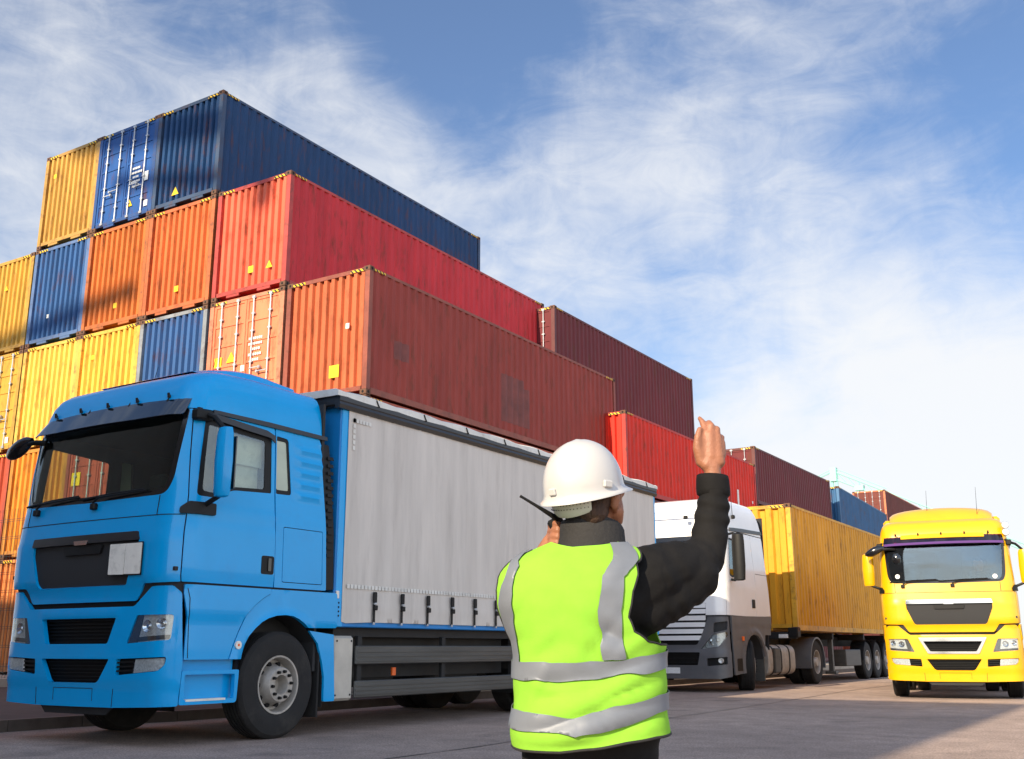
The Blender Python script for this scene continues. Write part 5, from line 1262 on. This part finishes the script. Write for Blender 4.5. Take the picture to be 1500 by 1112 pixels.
    tape(V2([(-.205, 1.228), (-.180, 1.239), (-.212, 1.19), (-.230, 1.11), (-.226, 1.04), (-.214, .975), (-.205, .91), (-.222, .91), (-.226, .96), (-.250, 1.02), (-.268, 1.10), (-.250, 1.17)]))
    tape([(-Q*1.15, .918)]+V2([(-.222, .912), (-.125, .907), (-.02, .911), (.1, .922), (.19, .937)])+[(Q*1.15, .958), (Q*1.15, .905)]+V2([(.19, .883), (.1, .866), (-.02, .853), (-.125, .850), (-.222, .862)])+[(-Q*1.15, .866)], .019)
    tape([(-Q*1.15, .782)]+V2([(-.23, .773), (-.155, .757), (-.058, .754), (.01, .766), (.06, .785), (.116, .793), (.19, .815)])+[(Q*1.15, .83), (Q*1.15, .776)]+V2([(.19, .763), (.116, .740), (.06, .730), (.01, .716), (-.058, .702), (-.155, .703), (-.23, .716)])+[(-Q*1.15, .726)], .019)
    for z0, z1 in ((.852, .918), (.70, .775)): tape([(Q*1.15, z0+.05), (Q*2, z0), (Q*2.85, z0+.01), (Q*2.85, z1), (Q*2, z1), (Q*1.15, z1+.04)], .019)
    # hard hat
    hm = Matrix.Translation(Vector((.000, -.004, 1.458))) @ Matrix.Scale(1.075, 4) @ Matrix(((hx.x, hf.x, 0, 0), (hx.y, hf.y, 0, 0), (0, 0, 1, 0), (0, 0, 0, 1))) @ Matrix.Rotation(R(15), 4, 'X') @ Matrix.Rotation(R(2), 4, 'Y')
    m = MB(); rg = []
    n = 64
    for j in range(17):
        ph = (pi/2)*j/16; rr = []
        for k in range(n):
            t = 2*pi*k/n; fx = cos(t); fy = sin(t)
            rx = .114; ry = .138
            cr = sin(ph)**.9; x = rx*fx*cr; y = ry*fy*cr-.008; z = .148*cos(ph)**.95*1.0-.0
            ridge = math.exp(-(x/.022)**2)*.005*sin(min(pi, ph*1.5+.4)); x *= 1; z += ridge
            rr.append(hm @ Vector((x, y, z)))
        rg.append(rr)
    rg[0] = [hm @ Vector((.002*cos(2*pi*k/n), .002*sin(2*pi*k/n)-.008, .153)) for k in range(n)]
    def rim(ex, ez, fb):
        rr = []
        for k in range(n):
            t = 2*pi*k/n; f = max(0, sin(t))**2.2; b = max(0, -sin(t)); 
            rr.append(hm @ Vector(((.114+ex)*cos(t), (.138+ex+fb*f)*sin(t)-.008, ez-.010*f*(fb/.05)-.004*b)))
        return rr
    rg += [rim(.003, -.010, .002), rim(.009, -.016, .030), rim(.014, -.020, .048), rim(.0145, -.024, .050), rim(.010, -.024, .045), rim(.001, -.014, .004), rim(-.003, .0, 0)]
    m.rings(rg, cap0=True, cap1=False); HT = m.build('hard_hat', 'helmet_white', root, ang=60, fix=False)
    m = MB()
    for (t, w_) in ((R(-12), .018), (R(192), .018), (R(-95), .014)):
        c = hm @ Vector((.117*cos(t), .141*sin(t)-.008, .012)); d = (hm.to_3x3() @ Vector((cos(t), sin(t), .0))).normalized(); q = d.to_track_quat('Y', 'Z').to_matrix().to_4x4(); q.translation = c
        m.bbox(-w_, w_, -.006, .005, -.012, .012, .004, q)
    m.build('slot', 'helmet_white', HT)
    m = MB(); hm2 = hm @ Matrix.Translation(Vector((0, 0, -.006)))   # suspension band at the nape
    rr = []
    for (e, z) in ((.0, -.006), (.001, -.034), (-.004, -.056), (-.012, -.066), (-.016, -.060), (-.006, -.03), (-.006, -.006)):
        rr.append([hm2 @ Vector(((.098+e)*cos(t), (.118+e)*sin(t)-.006, z*(.55+.45*max(0, -sin(t))))) for t in [pi*1.0+pi*k/30*.78 for k in range(31)]])
    m.rings(rr, closed=False, cap0=False, cap1=False); SB = m.build('headband', 'strap_grey', HT, ang=50, fix=False)
    m = MB()
    for k in range(16):
        t = pi+pi*(.25+.5*k/15)
        for z in (-.028, -.040):
            c = hm2 @ Vector((.0995*cos(t), .1195*sin(t)-.006, z)); d = (hm2.to_3x3() @ Vector((cos(t), sin(t), 0))).normalized(); m.cyl(c-d*.001, c+d*.0012, .0018, n=6)
    m.build('band_holes', 'guard_grey', SB)
    return root
worker()
def radio():
    root = empty('walkie_talkie', (-1.611, 3.026, 0), R(32.05), 'black walkie talkie with a stub antenna held to the man\'s left cheek', 'radio')
    loc = Matrix.Translation(Vector((-.080, .098, 1.330))) @ Matrix.Rotation(R(-28), 4, 'Y')
    m = MB(); m.bbox(-.026, .026, -.016, .018, -.055, .048, .006, loc); m.build('radio_body', 'black_plastic', root)
    m = MB(); m.cyl(loc @ Vector((.012, 0, .046)), loc @ Vector((.012, 0, .060)), .008, n=10); m.build('knob', 'black_plastic', root)
    m = MB(); m.tube([(-.090, .085, 1.368), (-.108, .078, 1.380), (-.160, .06, 1.410), (-.205, .05, 1.436), (-.214, .048, 1.441)], [.0095, .0088, .0055, .0046, .0052], 10); m.build('antenna', 'black_plastic', root)
radio()
driver()
# ------------------------------------------------------------------ white tractor, its trailer and the yellow container on it
def white_truck():
    root = empty('white_truck', (-10.02, 22.60, 0), 0, 'white truck with grey bumper and slatted white grille, half hidden behind the man', 'truck')
    ZW = [.3, 1.6, 1.7, 2.4, 3.4, 3.6]; PW = [.02, .02, .0, .03, .22, .27]
    def wS(u, z):
        x, y = plan(u); P = lerp1(z, ZW, PW); T = lerp1(z, [2.3, 3.5, 3.7], [0, .05, .07]); return (x*(1-T/HW), y+P*max(0, 1-y/.9), z)
    um = u_side(3.05)
    ws = rpoly([(-1.27, 2.42, .08), (1.27, 2.42, .08), (1.30, 3.46, .06), (-1.30, 3.46, .06)], .05)
    g1 = rpoly(S2([(.40, 2.55), (.62, 2.50), (1.0, 2.62), (1.42, 2.66), (1.40, 3.38), (.46, 3.42)]), .06)
    inner = MB(); patch(inner, wS, [(-um, 1.3), (um, 1.3), (um, 3.55), (-um, 3.55)], [ws, g1, mir(g1)], step=.14, thick=.02, off=-.035)
    inner.box(-1.36, 1.36, 3.0, 3.04, .9, 4.1); inner.box(-1.36, 1.36, .2, 3.0, 1.75, 1.8); inner.box(-1.3, 1.3, .4, 3, 3.5, 3.53); inner.build('inner_shell', 'interior_dark', root, fix=False)
    d = MB(); d.bbox(-1.3, 1.3, .2, .7, 2.0, 2.36, .05); d.build('dashboard', 'interior_grey', root)
    for sx in (-.78, .78):
        s = MB(); s.bbox(sx-.27, sx+.27, 1.1, 1.6, 1.9, 2.1, .05); s.bbox(sx-.27, sx+.27, 1.55, 1.7, 2.05, 2.9, .06); s.build('seat', 'interior_grey', root)
    gu = 1.43
    grh = rpoly([(-.97, 1.93, .02), (.97, 1.93, .02), (.95, 1.66, .02), (-.95, 1.66, .02)][::-1], .02)
    fp = rpoly([(-gu, 1.665, .01), (gu, 1.665, .01), (gu, 3.6, .01), (-gu, 3.6, .01)], .01)
    patchobj('front_panel', 'truck_white', root, wS, fp, [ws, grh], step=.08, thick=.03)
    o = patchobj('windscreen', 'window_glass', root, wS, ws, step=.12, thick=.006, off=-.014)[0]
    wsi = rpoly([(-1.2, 2.50, .08), (1.2, 2.50, .08), (1.23, 3.36, .06), (-1.23, 3.36, .06)], .05)
    patchobj('glass_border', 'black_gloss', o, wS, ws, [wsi], step=.12, thick=.003, off=-.008)
    m = MB(); patch(m, wS, [(-.98, .98), (.98, .98), (.98, 1.95), (-.98, 1.95)], step=.15, thick=.01, off=-.06); G = m.build('grille', 'black_plastic', root, fix=False)
    zs = [1.87, 1.745, 1.60, 1.455, 1.31, 1.165]
    for k, z in enumerate(zs):
        w0 = lerp1(z, [1.04, 1.52, 1.92], [.74, .93, .96]); w1 = lerp1(z+.1, [1.04, 1.52, 1.92], [.74, .93, .96])
        m = MB(); patch(m, wS, rpoly([(-w0, z-.045), (w0, z-.045), (w1, z+.055), (-w1, z+.055)], .012, 2), step=.12, thick=.05, off=.012-.012*(k % 2)); m.build('grille_slat', 'truck_white', G, fix=False)
    # grey bumper with the lower white lip of the grille
    gh = rpoly([(-.985, 1.62, .02), (.985, 1.62, .02), (.93, 1.45, .02), (.72, 1.02, .05), (-.72, 1.02, .05), (-.93, 1.45, .02)][::-1], .02)
    hl = rpoly([(.80, .93, .03), (1.22, .99, .05), (1.45, 1.24, .04), (1.40, 1.30, .02), (1.08, 1.24, .03), (.92, 1.06, .03)][::-1], .02)
    hs = rpoly([(1.10, 1.28, .02), (1.42, 1.34, .02), (1.44, 1.53, .03), (1.12, 1.50, .05)][::-1], .02)
    fgh = rpoly([(.93, .56, .02), (1.38, .60, .03), (1.38, .76, .02), (.93, .73, .02)][::-1], .02)
    cg = rpoly([(-.72, .58, .03), (.72, .58, .03), (.78, .86, .03), (-.78, .86, .03)][::-1], .02)
    bt = rpoly([(-1.50, .34, .03), (-1.2, .29, .03), (1.2, .29, .03), (1.50, .34, .03), (1.50, 1.0, 0), (1.47, 1.63, .02), (-1.47, 1.63, .02), (-1.50, 1.0, 0)], .02)
    B_ = patchobj('bumper', 'truck_grey', root, wS, bt, [gh, hl, mir(hl), fgh, mir(fgh), cg, hs, mir(hs)], step=.06, thick=.05, nf=lambda u, z: .02*(1 if z < .9 else 0)*min(1, (.9-z)/.05) if z < .9 else 0)[0]
    m = MB(); patch(m, wS, [(-.8, .57), (.8, .57), (.8, .88), (-.8, .88)], step=.15, thick=.01, off=-.07)
    for k in range(3): patch(m, wS, [(-.74, .62+k*.09), (.74, .62+k*.09), (.74, .64+k*.09), (-.74, .64+k*.09)], step=.2, thick=.04, off=-.02)
    m.build('lower_grille', 'black_plastic', B_, fix=False)
    m = MB(); patch(m, wS, rpoly([(-.30, .40), (.30, .40), (.30, .53), (-.30, .53)], .01), step=.1, thick=.01, off=.035); m.build('number_plate', 'sticker_white', root, fix=False)
    for s in (1, -1):
        P = (lambda q: q) if s > 0 else mir
        m = MB(); patch(m, wS, P(hl[::-1]), step=.06, thick=.01, off=-.06); L_ = m.build('headlight', 'lamp_chrome', root, fix=False)
        m = MB()
        for uu, zz, rr in ((1.06, 1.08, .06), (1.20, 1.13, .05), (.93, .99, .035)):
            c = Vector(wS(s*uu, zz)); e = 1e-3; n_ = (Vector(wS(s*uu+e, zz))-Vector(wS(s*uu-e, zz))).cross(Vector((0, 0, 1))).normalized(); m.cyl(c-n_*.058, c-n_*.02, rr*.5, rr, 16, cap=False)
        m.build('reflector', 'chrome', L_)
        m = MB(); patch(m, wS, P(hl[::-1]), step=.06, thick=.004, off=-.004); m.build('lens', 'lamp_cover', L_, fix=False)
        m = MB(); patch(m, wS, P(hs[::-1]), step=.06, thick=.01, off=-.05); patch(m, wS, P(fgh[::-1]), step=.06, thick=.01, off=-.05); m.build('air_inlet', 'black_plastic', B_, fix=False)
        m = MB(); c = Vector(wS(s*1.24, .68)); m.lathe([(.02, .001), (.0, .045), (-.02, .055), (.02, .058)], 'y', tuple(c), 16); m.build('fog_lamp', 'lamp_chrome', root)
        # door
        dp = rpoly([(gu+.012, 1.665, .01)]+S2([(2.06, 1.66, .01), (2.10, 2.66, 0), (2.02, 3.58, .02)])+[(gu+.012, 3.58, .02)], .01)
        m = MB(); patch(m, wS, P(dp), [P(g1)], step=.09, thick=.03, nf=lambda u, z: .012*max(0, 1-abs(z-2.3)/.08)); D = m.build('door', 'truck_white', root, fix=False)
        m = MB(); patch(m, wS, P(rpoly([(p[0]*1.0, p[1]) for p in g1], 0)), [P([(u_side(.95)+(p[0]-u_side(.95))*.9, 3.0+(p[1]-3.0)*.9) for p in g1])], step=.1, thick=.01, off=-.008); m.build('window_frame', 'black_plastic', D, fix=False)
        m = MB(); patch(m, wS, P(g1), step=.12, thick=.005, off=-.014); m.build('side_window', 'side_glass', D, fix=False)
        m = MB(); patch(m, wS, P(rpoly(S2([(1.80, 1.86), (1.98, 1.86), (1.98, 2.06), (1.80, 2.06)]), .03)), step=.08, thick=.03, off=.016); m.build('handle', 'black_plastic', D, fix=False)
        rp = rpoly(S2([(2.075, 1.66, .01), (3.08, 1.70, .02), (2.98, 2.6, 0), (2.86, 3.58, .02), (2.035, 3.58, .01), (2.115, 2.66, 0)]), .01)
        m = MB(); patch(m, wS, P(rp), step=.1, thick=.03); m.build('rear_side_panel', 'truck_white', root, fix=False)
        m = MB(); patch(m, wS, P(S2([(2.15, 2.665), (3.0, 2.665), (3.0, 2.675), (2.15, 2.675)])), step=.2, thick=.004, off=.003); m.build('panel_seam', 'hole_black', root, fix=False)
        m = MB(); patch(m, wS, P(S2([(.58, 3.57), (1.6, 3.61), (2.87, 3.66), (2.87, 3.74), (1.6, 3.70), (.58, 3.65)])), step=.1, thick=.02, off=.025); m.build('roof_gutter', 'rail_dark', root, fix=False)
        # grey lower side
        ai = [(1.12, .52), (1.14, .75), (1.22, .95), (1.36, 1.12), (1.55, 1.22), (1.80, 1.26), (2.05, 1.22), (2.24, 1.12), (2.38, .96), (2.46, .75)]
        lp = rpoly(S2([(.40, 1.0, 0), (.46, .36, .03), (1.10, .40, .04)]+ai+[(2.50, .75, .02), (2.60, 1.25, .04), (3.02, 1.25, .03), (3.08, 1.69, .02), (.36, 1.645, .01)]), .0)
        def nw(u, z):
            y = abs(u)-UE+YS; d_ = sqrt((y-1.8)**2+(z-.56)**2); return .045*max(0, 1-abs(d_-.76)/.10)+(.012 if z > 1.42 else 0)
        m = MB(); patch(m, wS, P(lp), step=.06, thick=.03, nf=nw); m.build('lower_side_panel', 'truck_grey', root, fix=False)
        m = MB(); patch(m, wS, P(rpoly(S2([(.62, .45), (1.02, .45), (1.0, .72), (.62, .72)]), .03)), step=.08, thick=.01, off=.006); m.build('step_recess', 'black_plastic', root, fix=False)
        m = MB(); c = wS(s*u_side(1.04), 1.16); m.bbox(c[0]-.02, c[0]+.03, c[1]-.05, c[1]+.05, c[2]-.05, c[2]+.05, .01); m.build('side_marker', 'orange_lamp', root)
        m = MB(); pr = ai+[(2.5, .5), (2.5, .3)]; vs = [(s*1.38, a, b) for a, b in pr]+[(s*.7, a, b) for a, b in pr]; n = len(pr); m.add(vs, [(i, i+1, n+i+1, n+i) for i in range(n-1)]); m.build('wheel_arch_liner', 'interior_dark', root)
        m = MB(); m.bbox(min(s*.95, s*1.40), max(s*.95, s*1.40), 2.47, 2.51, .18, 1.2, .006); m.build('mud_flap', 'guard_grey', root)
        wheel(root, s*1.36, 1.82, .56, side=s, style='front', steer=R(24), w=.36)
        # mirror
        m = MB(); m.tube([(s*1.38, .62, 3.50), (s*1.5, .50, 3.50), (s*1.64, .42, 3.45)], [.03, .03, .03], 8); m.tube([(s*1.40, .55, 2.46), (s*1.52, .48, 2.44), (s*1.64, .42, 2.52)], [.03, .03, .03], 8)
        m.build('mirror_arm', 'black_plastic', root)
        m = MB()
        rr = [[(s*(1.66+w_*cos(t)), .40+d_*sin(t), z) for t in [2*pi*k/18 for k in range(18)]] for z, w_, d_ in ((2.42, .08, .05), (2.44, .13, .09), (2.75, .15, .10), (2.78, .15, .10), (3.3, .145, .10), (3.45, .13, .09), (3.49, .06, .04))]
        m.rings(rr); m.build('mirror', 'black_plastic', root, ang=40)
    # roof
    m = MB(); Z = [3.60, 3.75, 3.95, 4.12, 4.25, 4.34, 4.40, 4.43, 4.44]; AX_ = [1, .995, .985, .965, .93, .86, .72, .45, .01]; FY = [0, .02, .06, .14, .26, .44, .70, 1.1, 1.5]
    us = [-EF+2*EF*k/16 for k in range(17)]; cs = [EF+(UE-EF)*k/7 for k in range(1, 8)]
    U = [-u_side(y) for y in (2.85, 2.2, 1.6, 1.0, .6)]+[-c for c in cs[::-1]]+us+cs+[u_side(y) for y in (.6, 1.0, 1.6, 2.2, 2.85)]
    rg = []
    for z, a, f in zip(Z, AX_, FY):
        r_ = []
        for u in U:
            x, y, _ = wS(u, 3.6); yb = 2.86-.45*max(0, (z-3.7)/.74)**1.3; t = max(0, 1-(y-.1)/2.7); r_.append((x*a, min(y+f*t, yb), z))
        rg.append(r_)
    m.rings(rg, closed=True, cap0=False); m.build('roof', 'truck_white', root, ang=50)
    m = MB(); m.tube([(-1.25, .16, 3.98), (-.6, .05, 4.02), (0, .03, 4.03), (.6, .05, 4.02), (1.25, .16, 3.98)], .018, 6); m.build('roof_trim', 'plate_white', root)
    m = MB()
    for x in (.55, -.55): m.bbox(x-.05, x+.05, .05, .12, 3.84, 3.92, .015)
    m.build('roof_lamp', 'black_plastic', root)
    m = MB(); m.cyl((1.36, .95, 3.95), (1.34, .95, 4.55), .008, .004, 6); m.bbox(1.33, 1.42, .91, .99, 3.88, 3.97, .02); m.build('antenna', 'black_plastic', root)
    # chassis
    m = MB()
    for s in (-1, 1): m.box(s*.42-.05, s*.42+.05, .8, 8.3, .75, 1.05)
    m.box(-.6, .6, 6.2, 7.6, 1.05, 1.18); m.build('chassis', 'chassis', root)
    for s in (-1, 1):
        m = MB(); rg = []
        for y in (2.95, 2.98, 5.0, 5.03): 
            k_ = .93 if y in (2.95, 5.03) else 1
            rg.append([(s*(1.0+.36*k_*math.copysign(abs(cos(t))**.5, cos(t))), y, .66+.37*k_*math.copysign(abs(sin(t))**.5, sin(t))) for t in [2*pi*j/28 for j in range(28)]])
        m.rings(rg); T_ = m.build('fuel_tank', 'rim_silver' if s > 0 else 'aluminium', root)
        for y in (3.25, 3.85, 4.5):
            m = MB(); rg = [[(s*(1.0+.372*math.copysign(abs(cos(t))**.5, cos(t))), yy, .66+.382*math.copysign(abs(sin(t))**.5, sin(t))) for t in [2*pi*j/28 for j in range(28)]] for yy in (y, y+.07)]; m.rings(rg); m.build('tank_band', 'black_plastic', T_)
        m = MB(); m.bbox(min(s*1.2, s*1.39), max(s*1.2, s*1.39), 3.35, 3.75, .36, .95, .02); m.build('tank_step', 'guard_grey', T_)
        wheel(root, s*1.36, 6.95, .58, r=.58, side=s, style='rear', double=True)
        m = MB(); pr = [(6.95+.68*cos(t), .58+.66*sin(t)) for t in [pi*1.08-pi*1.16*k/18 for k in range(19)]]; vs = [(s*1.39, a, b) for a, b in pr]+[(s*.75, a, b) for a, b in pr]; n = len(pr)
        m.add(vs, [(i, i+1, n+i+1, n+i) for i in range(n-1)]); vs = [(s*1.39, a, b) for a, b in pr]+[(s*1.39, 6.95+(a-6.95)*.93, .58+(b-.58)*.93) for a, b in pr]; m.add(vs, [(i, i+1, n+i+1, n+i) for i in range(n-1)]); m.build('mudguard', 'truck_grey', root)
white_truck()
def trailer():
    root = empty('container_trailer', (-10.02, 27.75, 0), 0, 'dark low chassis trailer with three axles carrying the yellow container behind the white truck', 'trailer')
    m = MB()
    for s in (-1, 1): m.box(s*.5-.06, s*.5+.06, .3, 13.5, 1.0, 1.28)
    m.build('beam', 'chassis', root)
    for y in (.15, 3.5, 7.0, 10.5, 13.2):
        m = MB(); m.bbox(-1.36, 1.36, y-.07, y+.07, 1.18, 1.36, .01); m.build('cross_member', 'chassis', root)
    m = MB(); m.bbox(-1.0, -.7, .02, .06, 1.20, 1.30, .01); m.bbox(.9, 1.15, .02, .06, 1.20, 1.30, .01); m.build('marker_plate', 'sticker_white', root)
    m = MB(); m.bbox(1.15, 1.41, .05, .32, 1.22, 1.47, .02); m.build('twist_lock', 'black_plastic', root)
    for s in (-1, 1):
        m = MB(); m.bbox(min(s*.95, s*1.36), max(s*.95, s*1.36), 4.75, 6.45, .42, .90, .02); m.build('tool_box', 'guard_grey', root)
        m = MB(); m.bbox(min(s*1.15, s*1.28), max(s*1.15, s*1.28), 3.6, 3.75, .28, 1.2, .01); m.bbox(min(s*1.05, s*1.36), max(s*1.05, s*1.36), 3.55, 3.8, .22, .30, .01); m.build('landing_leg', 'guard_grey', root)
        for y in (7.3, 8.55, 9.8):
            wheel(root, s*1.36, y, .57, side=s, style='rear')
            m = MB(); pr = [(y+.62*cos(t), .57+.63*sin(t)) for t in [pi-pi*k/14 for k in range(15)]]; vs = [(s*1.38, a, b) for a, b in pr]+[(s*.95, a, b) for a, b in pr]; n = len(pr); m.add(vs, [(i, i+1, n+i+1, n+i) for i in range(n-1)]); m.build('mudguard', 'black_plastic', root)
trailer()
container((-10.02, 27.85, 1.365), (.64, .295, .02), 'weathered yellow container loaded on the trailer behind the white truck', L=13.6, W=2.82, H=3.37, group='container on the trailer', pitch=.36, frame=(.62, .32, .02))
